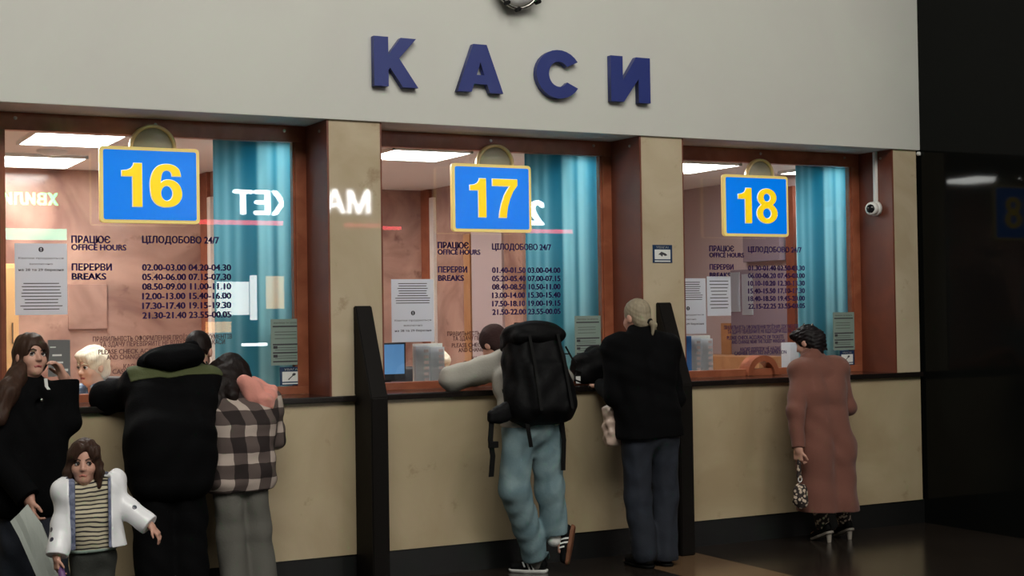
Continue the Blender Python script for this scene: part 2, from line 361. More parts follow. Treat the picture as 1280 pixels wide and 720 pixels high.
def join(bm, other):
    me = bpy.data.meshes.new('t'); other.to_mesh(me); other.free(); bm.from_mesh(me); bpy.data.meshes.remove(me); return bm
def rrect(w, h, r, n=6, cx=0, cy=0):
    out = []
    for (sx, sy, a0) in ((1, 1, 0), (-1, 1, 90), (-1, -1, 180), (1, -1, 270)):
        for k in range(n+1):
            a = math.radians(a0+90*k/n); out.append((cx+sx*(w/2-r)+r*math.cos(a), cy+sy*(h/2-r)+r*math.sin(a)))
    return out

# ------------------------------------------------------------------ the setting
S, PW, BW = 2.2985, .3442, 1.9543
B = [(-BW, 0.0), (PW, PW+BW), (PW*2+BW, 2*PW+2*BW)]           # the three window bays
XE, XW = 4.834, 4.862
ZF, ZL, ZK, D = 2.879, 1.167, .182, .371
XL = -6.0; XB = -3.4                                        # left end of the wall, left end of the booth
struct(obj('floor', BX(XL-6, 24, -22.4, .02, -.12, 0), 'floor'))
struct(obj('wall_fascia', BX(XL, XW, -.018, .9, ZF, 6.4, bev=.006), 'plaster'))
struct(obj('wall_right', BX(XW, XW+.25, -2.4, .9, 0, 6.4), 'granite'))
struct(obj('wall_lower', BX(XL, XE, .0, .37, ZK, ZL-.04), 'tan_panel'))
struct(obj('wall_end', BX(XE, XW, .03, .9, 0, ZF), 'kick'))
struct(obj('baseboard_back', BX(XL, XW, .012, .37, 0, ZK), 'kick'))
for i, (a, b_) in enumerate(((XL, B[0][0]), (0, PW), (B[1][1], B[2][0]), (B[2][1], XE))):
    struct(obj('wall_pillar' if i == 0 else 'wall_pillar.%03d' % i, BX(a, b_, 0, .43, ZL, ZF), 'tan'))
# far side of the hall, behind the photographer
struct(obj('wall_opposite', BX(XL-6, 24, -22.7, -22.4, 0, 7), 'hall'))

o = obj('counter_ledge', BX(XL, XE+.004, -.035, .375, ZL-.038, ZL, bev=.008), 'ledge'); tag(o, 'long polished dark stone ledge running under the ticket windows', 'ledge')

def fin(x0, label):
    # profile in Y,Z : leaning front edge above the ledge, upright below; X thickness .12
    prof = [(0.0, 0), (-.27, 0), (-.27, 1.16), (-.03, 1.722), (0, 1.722), (0, ZL+.003), (-.038, ZL+.003), (-.038, ZL-.042), (0, ZL-.042)]
    bm = NB(); a = [bm.verts.new((x0, y, z)) for y, z in prof]; c = [bm.verts.new((x0+.112, y, z)) for y, z in prof]
    bm.faces.new(a); bm.faces.new(c[::-1]); n = len(a)
    for k in range(n): bm.faces.new((a[k], c[k], c[(k+1) % n], a[(k+1) % n]))
    bmesh.ops.bevel(bm, geom=bm.edges[:], offset=.006, segments=2, affect='EDGES')
    o = obj('divider_fin', bm, 'fin', origin=(x0+.06, -.13, 0)); tag(o, label, 'divider')
fin(.150, 'tall black tapered stone divider left of the backpacker')
fin(2.400, 'tall black tapered stone divider right of the grey-haired man')

def window(i):
    a, b_ = B[i]; fw = .085; z0, z1 = ZL, ZF
    bm = NB()
    box(bm, a, b_, D, D+.07, 2.775, z1, bev=.006); box(bm, a, b_, D, D+.07, z0, z0+.052, bev=.005)
    box(bm, b_-fw, b_, D+.001, D+.07, z0+.051, 2.776, bev=.004); box(bm, a, a+fw, D+.001, D+.07, z0+.051, 2.776, bev=.004)
    box(bm, b_-fw-.014, b_-fw, D+.012, D+.06, z0+.05, 2.775); box(bm, a+fw, a+fw+.014, D+.012, D+.06, z0+.05, 2.775)
    o = struct(obj('window_%d' % (i+1), bm, 'wood'))
    obj('pane', BX(a+fw-.01, b_-fw+.01, D+.036, D+.042, z0+.04, 2.79), 'glass', o)
    obj('jamb_panel', BX(b_-.012, b_+.001, -.002, D, z0, z1-.001), 'jamb', o)
    obj('jamb_panel', BX(a-.001, a+.012, .002, D, z0, z1-.001), 'jamb', o)
    for k, fx in enumerate((.08, .5, .92)):
        obj('bolt', lathe(NB(), (a+(b_-a)*fx, D-.001, 2.845), (0, -1, 0), [(0, .008), (.009, .007), (.011, 0)], 12), 'bolt', o)
    obj('bolt', lathe(NB(), (b_-.012, .12, 2.82), (-1, 0, 0), [(0, .008), (.009, .007), (.011, 0)], 12), 'bolt', o)
    return o
WIN = [window(i) for i in range(3)]
YG = D+.034                                                    # just in front of the glass
# wooden arched hatch in the rightmost window
c = at(952, 470, D); bm = NB(); n = 20; ro, ri = .148, .104
for sgn in (0,):
    outer = [(ro*math.cos(math.pi*k/n), ro*math.sin(math.pi*k/n)) for k in range(n+1)]; inner = [(ri*math.cos(math.pi*k/n), ri*math.sin(math.pi*k/n)) for k in range(n+1)]
    for y in (-.03, .06): pass
    fo = [[bm.verts.new((c[0]+x, D+yy, ZL+.004+z)) for x, z in pl] for yy in (-.03, .09) for pl in (outer, inner)]
    for k in range(n):
        bm.faces.new((fo[0][k], fo[0][k+1], fo[1][k+1], fo[1][k])); bm.faces.new((fo[2][k], fo[3][k], fo[3][k+1], fo[2][k+1]))
        bm.faces.new((fo[0][k], fo[2][k], fo[2][k+1], fo[0][k+1])); bm.faces.new((fo[1][k], fo[1][k+1], fo[3][k+1], fo[3][k]))
    for k in (0, n): bm.faces.new((fo[0][k], fo[1][k], fo[3][k], fo[2][k]))
obj('hatch_arch', bm, 'wood', WIN[2])

# booth rooms behind the glass
YB1, YB2, ZC = 2.80, 3.66, 2.80
struct(obj('ceiling', BX(XB, XW, .45, 3.9, ZC, ZC+.08), 'ceil'))
struct(obj('floor.001', BX(XB, XW, .38, 3.9, -.1, .25), 'ceil'))
struct(obj('wall_booth_back', BX(XB, 0.02, YB1, YB1+.1, .25, ZC), 'pinkwall'))
struct(obj('wall_booth_back.001', BX(0.08, XW, YB2, YB2+.1, .25, ZC), 'pinkwall'))
struct(obj('wall_booth_left', BX(XB-.1, XB, .4, 3.9, .25, ZC), 'pinkwall'))
for i in range(3):
    x = B[i][1]+.02
    struct(obj('wall_partition' if i == 0 else 'wall_partition.%03d' % i, BX(x, x+.06, .45, (YB1 if i == 0 else YB2), .25, ZC), ('pinkwall', 'pinkwall', 'mauve')[i]))
def wallstrip(name, i, px0, px1, z0, z1, m, label, cat='trim', thick=.03):
    X = B[i][1]+.02; ya = atx(px0, 330, X)[1]; yb = atx(px1, 330, X)[1]; y0, y1 = min(ya, yb), max(ya, yb)
    o = obj(name, BX(X-thick, X, y0, y1, z0, z1, bev=.004), m, origin=(X-thick/2, (y0+y1)/2, z0)); tag(o, label, cat); return o
wallstrip('corner_post', 0, 251, 264, .25, ZC, 'wood', 'brown wooden corner post beside the teal curtain in the leftmost booth', 'post')
wallstrip('door_trim', 0, 264, 268, .25, 2.6, 'strip', 'thin white upright strip beside the teal curtain in the leftmost booth')
wallstrip('corner_post', 1, 530, 541, .25, ZC, 'wood', 'brown wooden corner post at the back of the middle booth', 'post')
wallstrip('door_trim', 1, 541, 546, .25, 2.72, 'strip', 'thin white upright strip beside the brown corner post of the middle booth')
wallstrip('door_post', 1, 583, 591, .25, 2.35, 'orange', 'orange wooden upright post behind the lettering of the middle window', 'post')
wallstrip('wall_panel', 1, 593, 631, .9, 2.4, 'mauve', 'pale pinkish wall panel behind the opening hours of the middle window', 'panel')
wallstrip('wall_panel', 1, 634, 657, .9, 2.4, 'pinkwall', 'pink wall panel beside the teal curtain of the middle booth', 'panel')
wallstrip('wall_panel', 2, 916, 986, .9, 2.02, 'dark_mauve', 'dark mauve panel on the side wall of the rightmost booth', 'panel')
wallstrip('door_post', 2, 903, 915, .9, 1.55, 'orange', 'orange wooden post beside the dark panel in the rightmost booth', 'post')
wallstrip('door_post', 2, 986, 996, .9, 2.7, 'jamb', 'brown wooden post beside the teal curtain of the rightmost booth', 'post')
wallstrip('wall_notice', 2, 917, 928, 1.65, 2.0, 'paper', 'narrow white notice on the wall above the dark panel in the rightmost booth', 'notice', .04)
wallstrip('wall_notice', 2, 931, 944, 1.62, 1.98, 'paper', 'wider white notice on the dark panel in the rightmost booth', 'notice', .04)
wallstrip('wall_box', 2, 938, 984, 2.08, 2.32, 'dark_mauve', 'grey wall box behind the round-the-clock line in the rightmost window', 'box', .08)
p0 = at(133, 355, YB1); p1 = at(85, 412, YB1)
bm = NB(); box(bm, p1[0], p0[0], YB1-.02, YB1, p1[2], p0[2], bev=.006)
tag(obj('wall_panel', bm, 'pinkwall', origin=(p1[0], YB1, p1[2])), 'blank pink panel on the back wall behind the word BREAKS in the leftmost window', 'panel')
p0 = at(0, 330, 2.5); p1 = at(22, 470, 2.5)
bm = NB(); box(bm, p0[0]-.5, p1[0], 2.42, 2.79, .25, p0[2], bev=.01)
cab = obj('cream_cupboard', bm, 'creamwood', origin=(p0[0], 2.6, .25)); tag(cab, 'cream wooden cupboard at the left edge inside the leftmost booth', 'cupboard')
obj('door', BX(p0[0]-.2, p1[0]-.02, 2.402, 2.42, .3, p0[2]-.03, bev=.004), 'creamwood', cab)
obj('handle', tube(NB(), [(p1[0]-.05, 2.39, 1.5), (p1[0]-.05, 2.39, 1.65)], .006), 'steel', cab.children[0])

def ceiling_light(x0, x1, y0, y1, label):
    o = empty('ceiling_light', ((x0+x1)/2, (y0+y1)/2, ZC-.02))
    obj('diffuser', BX(x0+.015, x1-.015, y0+.015, y1-.015, ZC-.018, ZC-.006), 'diff', o)
    bm = NB()
    for q in ((x0, x1, y0, y0+.015), (x0, x1, y1-.015, y1), (x0, x0+.015, y0, y1), (x1-.015, x1, y0, y1)): box(bm, *q, ZC-.024, ZC-.001)
    obj('frame', bm, 'white', o); tag(o, label, 'lamp')
ceiling_light(-1.67, -1.12, .47, 1.12, 'square lit ceiling panel nearest the glass of the leftmost window')
ceiling_light(-1.67, -1.08, 1.80, 2.52, 'lit ceiling panel farther back in the leftmost booth')
ceiling_light(.68, 1.28, .56, 1.16, 'square lit ceiling panel nearest the glass of the middle window')
ceiling_light(.80, 1.36, 2.55, 3.15, 'lit ceiling panel at the back of the middle booth')
ceiling_light(3.02, 3.62, .60, 1.28, 'lit ceiling panel inside the rightmost booth')

tag(obj('smoke_detector', lathe(NB(), (*[float(q) for q in atz(65, 188, ZC)[:2]], ZC), (0, 0, -1), [(.10, 0), (.10, .012), (.06, .03), (0, .032)], 28), 'white', None, True, origin=(*[float(q) for q in atz(65, 188, ZC)[:2]], ZC)), 'round white fitting on the ceiling between two lit panels of the leftmost booth', 'smoke detector')
for i in range(3): ceiling_light(B[i][1]-.27, B[i][1]-.03, .56, 1.06, 'unseen glowing panel added to light the teal curtain of the %s booth from behind' % ('leftmost', 'middle', 'rightmost')[i])  # hidden glowing panels, added to brighten the curtains from behind
def curtain(i, px0, px1, label):
    Y = .505; x0 = at(px0, 330, Y)[0]; x1 = at(px1, 330, Y)[0]; n = int((x1-x0)/.006); bm = NB(); prev = None
    for k in range(n+1):
        x = x0+(x1-x0)*k/n; y = Y+.009*math.sin(k*.11)+.004*math.sin(k*.23+1)
        cur = [bm.verts.new((x, y+dy, z)) for dy in (0, .003) for z in (.60, ZC-.012)]
        if prev:
            bm.faces.new((prev[0], cur[0], cur[1], prev[1])); bm.faces.new((prev[2], prev[3], cur[3], cur[2]))
            bm.faces.new((prev[1], cur[1], cur[3], prev[3])); bm.faces.new((prev[0], prev[2], cur[2], cur[0]))
        prev = cur
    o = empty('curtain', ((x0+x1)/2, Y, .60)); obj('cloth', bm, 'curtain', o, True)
    obj('rail', tube(NB(), [(x0-.03, Y, ZC-.008), (x1, Y, ZC-.008)], .007), 'white', o); tag(o, label, 'curtain')
curtain(0, 268, 374, 'wide teal curtain hanging at the right side of the leftmost window')
curtain(1, 658, 747, 'teal curtain hanging at the right side of the middle window')
curtain(2, 997, 1062, 'narrow teal curtain hanging at the right side of the rightmost window')

# desks
for i in range(3):
    a, b_ = B[i]; o = empty('cashier_desk', ((a+b_)/2, .8, .25))
    obj('desktop', BX(a+.03, b_-.08, .54, 1.02, 1.09, 1.13, bev=.006), 'orange', o)
    obj('front_panel', BX(a+.05, b_-.10, .56, .58, .25, 1.09), 'orange', o)
    obj('leg', BX(a+.05, a+.09, .9, .98, .25, 1.09), 'orange', o); obj('leg', BX(b_-.14, b_-.1, .9, .98, .25, 1.09), 'orange', o)
    tag(o, 'orange wooden cashier desk behind the glass of the %s window' % ('leftmost', 'middle', 'rightmost')[i], 'desk')
o = obj('low_cabinet', BX(4.24, 4.575, 1.25, 2.3, .25, 1.27, bev=.008), 'orange', origin=(4.4, 1.7, .25)); tag(o, 'low orange wooden cabinet against the side wall of the rightmost booth', 'cabinet')
p = at(975, 466, .56); o = obj('paper_sheet', BX(p[0]-.16, p[0]+.12, .56, .78, 1.131, 1.137), 'paper', origin=(p[0], .6, 1.13)); tag(o, 'white paper lying on the desk behind the arched hatch', 'paper')

# ------------------------------------------------------------------ number signs and lamps above them
def ell(cx, cy, rx, ry, a0=0, a1=360, n=28):
    k = n if a1-a0 == 360 else n+1
    return [(cx+rx*math.cos(math.radians(a0+(a1-a0)*q/n)), cy+ry*math.sin(math.radians(a0+(a1-a0)*q/n))) for q in range(k)]
def smooth(pts, n=4):
    out = []; m_ = len(pts)
    for i in range(m_):
        p0, p1, p2, p3 = [np.array(pts[(i+q) % m_]) for q in (-1, 0, 1, 2)]
        for q in range(n):
            t = q/n; out.append(tuple(.5*((2*p1)+(-p0+p2)*t+(2*p0-5*p1+4*p2-p3)*t*t+(-p0+3*p1-3*p2+p3)*t**3)))
    return out
def smooth_open(pts, n=4): return smooth([pts[0]]+pts+[pts[-1]], n)[n:-2*n]+[pts[-1]]
DW = {'1': .37, '6': .62, '7': .60, '8': .62}
DIGIT = {
 '1': [[(0, .70), (0, .82), (.10, .835), (.175, .88), (.215, .95), (.225, 1), (.37, 1), (.37, 0), (.20, 0), (.20, .70)]],
 '6': [smooth_open([(.605, .73), (.57, .88), (.47, .97), (.33, 1.0), (.17, .96), (.06, .83), (.0, .62), (0, .38), (.03, .20), (.11, .07), (.22, .01), (.32, 0), (.46, .03), (.56, .11), (.62, .24), (.62, .38), (.57, .52), (.47, .61), (.36, .635), (.27, .615), (.195, .55)])
       + smooth_open([(.20, .64), (.225, .78), (.27, .845), (.33, .865), (.39, .845), (.425, .79), (.435, .73)]), ell(.325, .32, .125, .185)],
 '7': [[(0, 1), (.60, 1), (.60, .85), (.50, .70), (.42, .50), (.36, .28), (.34, .12), (.33, 0), (.155, 0), (.17, .14), (.215, .36), (.285, .58), (.37, .74), (.43, .83), (0, .83)]],
 '8': [ell(.31, .745, .28, .255, -54, 234, 30)+ell(.31, .285, .31, .285, 130, 410, 34), ell(.31, .745, .115, .125), ell(.31, .285, .14, .155)]}
def number_sign(i, px0, px1, py0, py1, num):
    Y = .262; a = at(px0, py1, Y); b_ = at(px1, py0, Y); cx, cz = (a[0]+b_[0])/2, (a[2]+b_[2])/2-.005; w, h = .595, .452
    o = empty('number_sign', (cx, Y, cz-h/2))
    obj('border', stand(curve_bm([rrect(w, h, .022)], .013, .003), (cx, Y+.016, cz)), 'cream', o)
    obj('panel', stand(curve_bm([rrect(w-.036, h-.036, .012)], .003), (cx, Y-.001, cz)), 'blue', o)
    for k, ch in enumerate(num):
        gw = .118 if ch == '1' else .187; gx = cx+(-.113 if k == 0 else .092); gh = .258
        lp = [[((x-DW[ch]/2)/DW[ch]*gw, (y-.5)*gh) for x, y in l] for l in DIGIT[ch]]
        dg = obj('digit', stand(curve_bm(lp, .003), (gx, Y-.012, cz)), 'yellow', o)
        obj('outline', stand(curve_bm(lp, .001, .0042), (gx, Y-.0035, cz)), 'signwhite', dg)
    obj('backing', BX(cx-w/2+.004, cx+w/2-.004, Y+.031, Y+.034, cz-h/2+.004, cz+h/2-.004), 'plastic_dark', o)  # unseen dark plate, added to subdue the sign's mirror image in the pane
    obj('hanger', BX(cx-.012, cx+.012, Y+.035, D-.002, cz+h/2-.06, cz+h/2-.03), 'steel', o)
    tag(o, 'blue window sign with yellow digits, %s' % {'16': 'leftmost, reading sixteen', '17': 'middle one, reading seventeen', '18': 'rightmost, reading eighteen'}[num], 'sign')
    return cx, cz+h/2
def round_lamp(cx, cy, cz, r, label, tilt=-.25, lit=False):
    ax = Vector((0, -1, tilt)).normalized(); o = empty('round_lamp', (cx, cy, cz))
    rim = lathe(NB(), (cx, cy, cz), ax, [(r*.86, .0), (r*.86, .022), (r*.93, .032), (r, .024), (r*1.0, -.01), (r*.9, -.02)], 40)
    obj('rim', rim, 'gold' if not lit else 'steel', o, True)
    bl = .026 if not lit else .05; prof = [(r*.87*math.cos(t), .004+bl*math.sin(t)) for t in [math.pi/2*k/8 for k in range(9)]]; prof[-1] = (0, .004+bl)
    obj('lens', lathe(NB(), (cx, cy, cz), ax, prof, 40), 'lens' if not lit else 'white', o, True)
    obj('housing', lathe(NB(), (cx, cy, cz), ax, [(0, -.024), (r*.55, -.022), (r*.93, -.01), (r*.93, .0)], 32), 'steel', o, True)
    tag(o, label, 'lamp'); return o
for i, (q, num, lx) in enumerate((((123, 251, 183, 280), '16', 190.5), ((566, 663.5, 206, 289), '17', 617.5), ((905, 985, 220, 294), '18', 948))):
    cx, zt = number_sign(i, *q, num)
    lp = at(lx, 200, .336)
    round_lamp(lp[0], .336, zt+.008, .142 if i < 2 else .128, 'round brass-rimmed lamp above the %s number sign' % ('leftmost', 'middle', 'rightmost')[i], -.12)
lp = at(649, -20, -.12)
o = round_lamp(lp[0], -.12, lp[2], .165, 'round steel spotlight on the wall above the blue letters', -.35, True)
obj('bulb', lathe(NB(), (lp[0]+.02, -.175, lp[2]-.06), (0, -1, -.35), [(0, .03), (.03, .02), (.04, 0), (0, -.01)], 16), 'bulb', o, True)
for dx, dz in ((-.10, -.135), (-.02, -.172), (.13, -.11)):
    obj('knob', lathe(NB(), (lp[0]+dx, -.13, lp[2]+dz), (0, -1, 0), [(0, .03), (.014, .028), (.014, -.02), (0, -.022)], 12), 'darktrim', o)
obj('bracket', tube(NB(), [(lp[0], -.1, lp[2]), (lp[0], -.02, lp[2]+.02)], .02), 'steel', o)

# ------------------------------------------------------------------ the blue wall letters
def letter(name, loops, px, label):
    # loops in unit box (0..1 wide, 0..1 tall); px = left,right pixel
    x0 = at(px[0], 90, -.07)[0]; x1 = at(px[1], 90, -.07)[0]; z0, z1 = 3.098, 3.410
    lp = [[(x*(x1-x0), y*(z1-z0)) for x, y in l] for l in loops]
    o = obj('wall_letter', stand(curve_bm(lp, .022), (x0, -.045, z0)), 'letter', origin=(x0, -.045, z0)); tag(o, label, 'letter', None)
letter('K', [[(0, 0), (.33, 0), (.33, .33), (.37, .38), (.66, 0), (1.02, 0), (.58, .58), (.98, 1), (.62, 1), (.33, .64), (.33, 1), (0, 1)]], (468, 522), 'big blue letter К, first on the grey wall')
letter('A', [[(0, 0), (.31, 0), (.37, .17), (.66, .17), (.72, 0), (1.02, 0), (.66, 1), (.36, 1)], [(.43, .36), (.60, .36), (.515, .63)]], (572, 628), 'big blue letter А, second on the grey wall')
arc = []
for k in range(0, 25):
    t = math.radians(33+ (327-33)*k/24); arc.append((.52+.52*math.cos(t), .5+.52*math.sin(t)))
for k in range(24, -1, -1):
    t = math.radians(38+(322-38)*k/24); arc.append((.52+.235*math.cos(t), .5+.27*math.sin(t)))
letter('C', [arc], (671, 725), 'big blue rounded letter С, third on the grey wall')
letter('I', [[(0, 0), (.32, 0), (.70, .52), (.70, 0), (1, 0), (1, 1), (.64, 1), (.30, .47), (.30, 1), (0, 1)]], (764, 813), 'big blue letter И, last on the grey wall')

# ------------------------------------------------------------------ lettering on the glass
YT = YG
def line(bm, s, px0, px1, pybase, cap, bold=.052):
    a = at(px0, pybase, YT); b_ = at(px1, pybase, YT); top = at(px0, pybase-cap, YT)
    return join(bm, stand(text_bm(s, .0008, bold, b_[0]-a[0], top[2]-a[2]), (a[0], YT, a[2])))
def glass_lettering(num, lx, lr, tx, tr, yb, rows, small, sy0, sx0, sx1, capf, note_m):
    o = empty('window_lettering', at(lx[0], yb[0], YT))
    h = NB(); line(h, 'ПРАЦЮЄ', lx[0], lr[0], yb[0], 9*capf); line(h, 'OFFICE HOURS', lx[0], lr[1], yb[1], 7.6*capf)
    line(h, 'ЦІЛОДОБОВО 24/7', tx, tr[0], yb[2], 8.8*capf); obj('office_hours', h, 'vinyl', o)
    t = NB(); line(t, 'ПЕРЕРВИ', lx[0]+.5, lr[2], yb[3], 8.6*capf); line(t, 'BREAKS', lx[0]+.5, lr[3], yb[4], 8.4*capf); obj('breaks_heading', t, 'vinyl', o)
    for k, rw in enumerate(rows):
        r = NB(); line(r, rw, tx+.3*k/5, tr[1]+.3*k/5, yb[5]+yb[6]*k, 8.2*capf, .05); obj('break_times', r, 'vinyl', o)
    s = NB()
    for k, (tx_, dy, f0, f1) in enumerate(small):
        line(s, tx_, sx0+(sx1-sx0)*f0, sx0+(sx1-sx0)*f1, sy0+dy, 6.2*capf, .022)
    obj('notice_lines', s, note_m, o)
    tag(o, 'dark lettering with opening hours and breaks on the %s window' % {16: 'leftmost', 17: 'middle', 18: 'rightmost'}[num], 'lettering')
small = lambda d: [('ПРАВИЛЬНІСТЬ ОФОРМЛЕННЯ ПРОЇЗНИХ ДОКУМЕНТІВ', 0, 0, 1), ('ТА ЗДАЧУ ПЕРЕВІРЯЙТЕ НЕ ВІДХОДЯЧИ ВІД КАСИ', d*.85, .05, .95), ('PLEASE CHECK ACCURACY OF TICKETS', 2.05*d, .04, .80), ('AND CHANGE NEAR THE TICKET WINDOW', 2.9*d, .10, .82), ('КАСИР ДОВІДОК НЕ НАДАЄ', 4.4*d, .22, .76), ('CASHIER GIVES NO INFORMATION', 5.2*d, .14, .84)]
glass_lettering(16, (89,), (138, 158, 140, 133), 177.5, (274, 289), (303.5, 312.5, 303.5, 338, 349.5, 338, 12.05),
    ['02.00-03.00 04.20-04.30', '05.40-06.00 07.15-07.30', '08.50-09.00 11.00-11.10', '12.00-13.00 15.40-16.00', '17.30-17.40 19.15-19.30', '21.30-21.40 23.55-00.05'], small(7.8), 427, 116, 290, 1.0, 'vinylsmall')
glass_lettering(17, (547,), (586, 600.5, 584, 580), 615, (689, 700.5), (310.3, 318, 312, 340.5, 351, 341, 10.5),
    ['01.40-01.50 03.00-04.00', '05.20-05.40 07.00-07.15', '08.40-08.50 10.50-11.00', '13.00-14.00 15.30-15.40', '17.50-18.10 19.00-19.15', '21.50-22.00 23.55-00.05'], small(7.0), 420, 559, 700, .87, 'vinylsmall')
glass_lettering(18, (886.5,), (917.5, 930, 917, 913), 935, (1002, 1006), (314, 321.5, 315, 337, 347, 338, 9.6),
    ['01.30-01.40 02.50-03.30', '06.00-06.20 07.45-08.00', '10.10-10.20 12.30-13.30', '15.40-15.50 17.10-17.30', '18.40-18.50 19.45-20.00', '22.15-22.25 23.55-00.05'], small(6.2), 412, 905, 998, .78, 'vinyl')

# ------------------------------------------------------------------ notices on the glass
def sheet(name, px0, py0, px1, py1, m, label, cat, Y, builder=None, thick=.0016):
    a = at(px0, py1, Y); b_ = at(px1, py1, Y); c_ = at(px0, py0, Y); w = b_[0]-a[0]; h = c_[2]-a[2]
    o = empty(name, a); obj('sheet', BX(a[0], b_[0], Y, Y+thick, a[2], c_[2]), m, o)
    if builder: builder(o, a[0], a[2], w, h, Y-.0005)
    tag(o, label, cat); return o
def rule(bm, x0, x1, z, t, Y): return box(bm, x0, x1, Y-.0004, Y+.0004, z-t/2, z+t/2)
def txt(bm, s, cx, z, w, h, Y, bold=.0): return join(bm, stand(text_bm(s, .0006, bold, w, h, 'CENTER'), (cx, Y, z)))
def rows_of(bm, x, w, z0, z1, n, Y, t=.004, seed=1):
    rr = random.Random(seed)
    for k in range(n):
        z = z0+(z1-z0)*k/max(1, n-1); f = .84*rr.uniform(.75, 1); rule(bm, x+w/2-f*w/2, x+w/2+f*w/2, z, t, Y)
def badge(bm, cx, cz, r, Y): return join(bm, stand(curve_bm([[(r*math.cos(t), r*math.sin(t)) for t in [2*math.pi*k/20 for k in range(20)]], [(-.2*r, -.1*r), (.2*r, -.1*r), (.2*r, .6*r), (-.2*r, .6*r)], [(-.2*r, -.6*r), (.2*r, -.6*r), (.2*r, -.3*r), (-.2*r, -.3*r)]], .0005), (cx, Y, cz)))
def big_notice(first):
    def f(o, x, z, w, h, Y):
        bm = NB(); cx = x+w/2
        t = z+h if first else z+h*.55
        badge(bm, cx, t-.085*h if first else t-.09*h, .036*h, Y)
        txt(bm, 'Квитки продаються', cx, t-.22*h, w*.86, .030*h, Y); txt(bm, 'виключно', cx, t-.30*h, w*.44, .030*h, Y); txt(bm, 'на 28 та 29 березня', cx, t-.385*h, w*.86, .034*h, Y, .02)
        if first: rows_of(bm, x, w, z+.44*h, z+.08*h, 9, Y, .005, 3)
        else: rows_of(bm, x, w, z+.93*h, z+.62*h, 9, Y, .005, 4)
        obj('print', bm, 'ink', o)
    return f
sheet('notice_sheet', 19, 304, 84.5, 394, 'paper', 'white notice about ticket sales taped to the glass of the leftmost window', 'notice', YG-.002, big_notice(True))
sheet('notice_sheet', 490, 349, 543, 428, 'paper', 'white notice about ticket sales taped to the glass of the middle window', 'notice', YG-.002, big_notice(False))
sheet('notice_sheet', 838, 348, 883, 418, 'paper', 'taller white notice at the left edge of the rightmost window', 'notice', YG-.002, big_notice(False))
def plain_rows(o, x, z, w, h, Y):
    bm = NB(); rows_of(bm, x, w, z+.88*h, z+.2*h, 9, Y, .006, 6); obj('print', bm, 'ink', o)
sheet('notice_sheet', 884.5, 345.5, 914, 395, 'paper', 'shorter white notice with small print on the glass of the rightmost window', 'notice', YG-.002, plain_rows)
def price_rows(o, x, z, w, h, Y):
    bm = NB(); txt(bm, 'РАХУНОК ТА ОПЛАТА', x+w/2, z+.90*h, w*.8, .03*h, Y)
    for f in (.84, .45, .27, .08): rule(bm, x+.06*w, x+.94*w, z+f*h, .03*h, Y)
    for f in (.72, .66, .58, .38, .33, .2, .15): rule(bm, x+.12*w, x+.8*w, z+f*h, .010*h, Y)
    for f in (.39, .20): box(bm, x+.07*w, x+.2*w, Y-.0004, Y+.0004, z+(f-.03)*h, z+(f+.03)*h)
    obj('print', bm, 'ink', o)
for num, q in ((16, (339, 399, 379, 457)), (17, (719, 395, 751.5, 446)), (18, (1042, 390.5, 1068.5, 438))):
    sheet('price_list', *q, 'paper_grey', 'greyish printed list at the lower right of the %s window' % {16: 'leftmost', 17: 'middle', 18: 'rightmost'}[num], 'notice', YG-.030, price_rows)
def warn(icon):
    def f(o, x, z, w, h, Y):
        obj('white_field', BX(x+.1*w, x+.9*w, Y-.0006, Y, z+.2*h, z+.74*h), 'white', o)
        obj('heading', txt(NB(), 'УВАГА!', x+w/2, z+.81*h, w*.62, .11*h, Y, .03), 'white', o)
        obj('footer', BX(x+.1*w, x+.9*w, Y-.0006, Y, z+.06*h, z+.13*h), 'white', o)
        bm = NB()
        if icon == 'camera':
            pl = [(-.22, -.02), (-.06, .14), (.16, .04), (.24, -.06), (.12, -.1), (.02, -.02), (-.02, -.14), (-.12, -.04)]
        else:
            pl = [(-.16, -.16), (-.12, -.19), (.06, .02), (.15, .05), (.19, .15), (.10, .19), (.03, .13), (.03, .05)]
        join(bm, stand(curve_bm([[(q[0]*w, q[1]*h) for q in pl]], .0005), (x+w/2, Y-.0008, z+.48*h))); obj('pictogram', bm, 'ink', o)
    return f
sheet('warning_sticker', 816, 306, 840.5, 328.5, 'sticker', 'navy warning sticker with a camera pictogram on the stone pillar', 'sticker', -.0025, warn('camera'))
for num, q in ((16, (350, 459, 379, 482)), (17, (727, 448, 750, 468)), (18, (1050, 438.5, 1068, 456.5))):
    sheet('warning_sticker', *q, 'sticker', 'navy attention sticker below the list on the %s window' % {16: 'leftmost', 17: 'middle', 18: 'rightmost'}[num], 'sticker', YG-.030, warn('mic'))
def white_lines(o, x, z, w, h, Y):
    bm = NB()
    for f, a, b_, t in ((.80, .1, .36, .03), (.58, .2, .62, .05), (.38, .14, .68, .05), (.17, .22, .9, .07)): rule(bm, x+a*w, x+b_*w, z+f*h, t*h, Y)
    obj('print', bm, 'white', o)
sheet('dark_notice', 60, 425, 88, 471, 'grey', 'dark grey notice with white lines on the glass of the leftmost window', 'notice', YG-.002, white_lines)

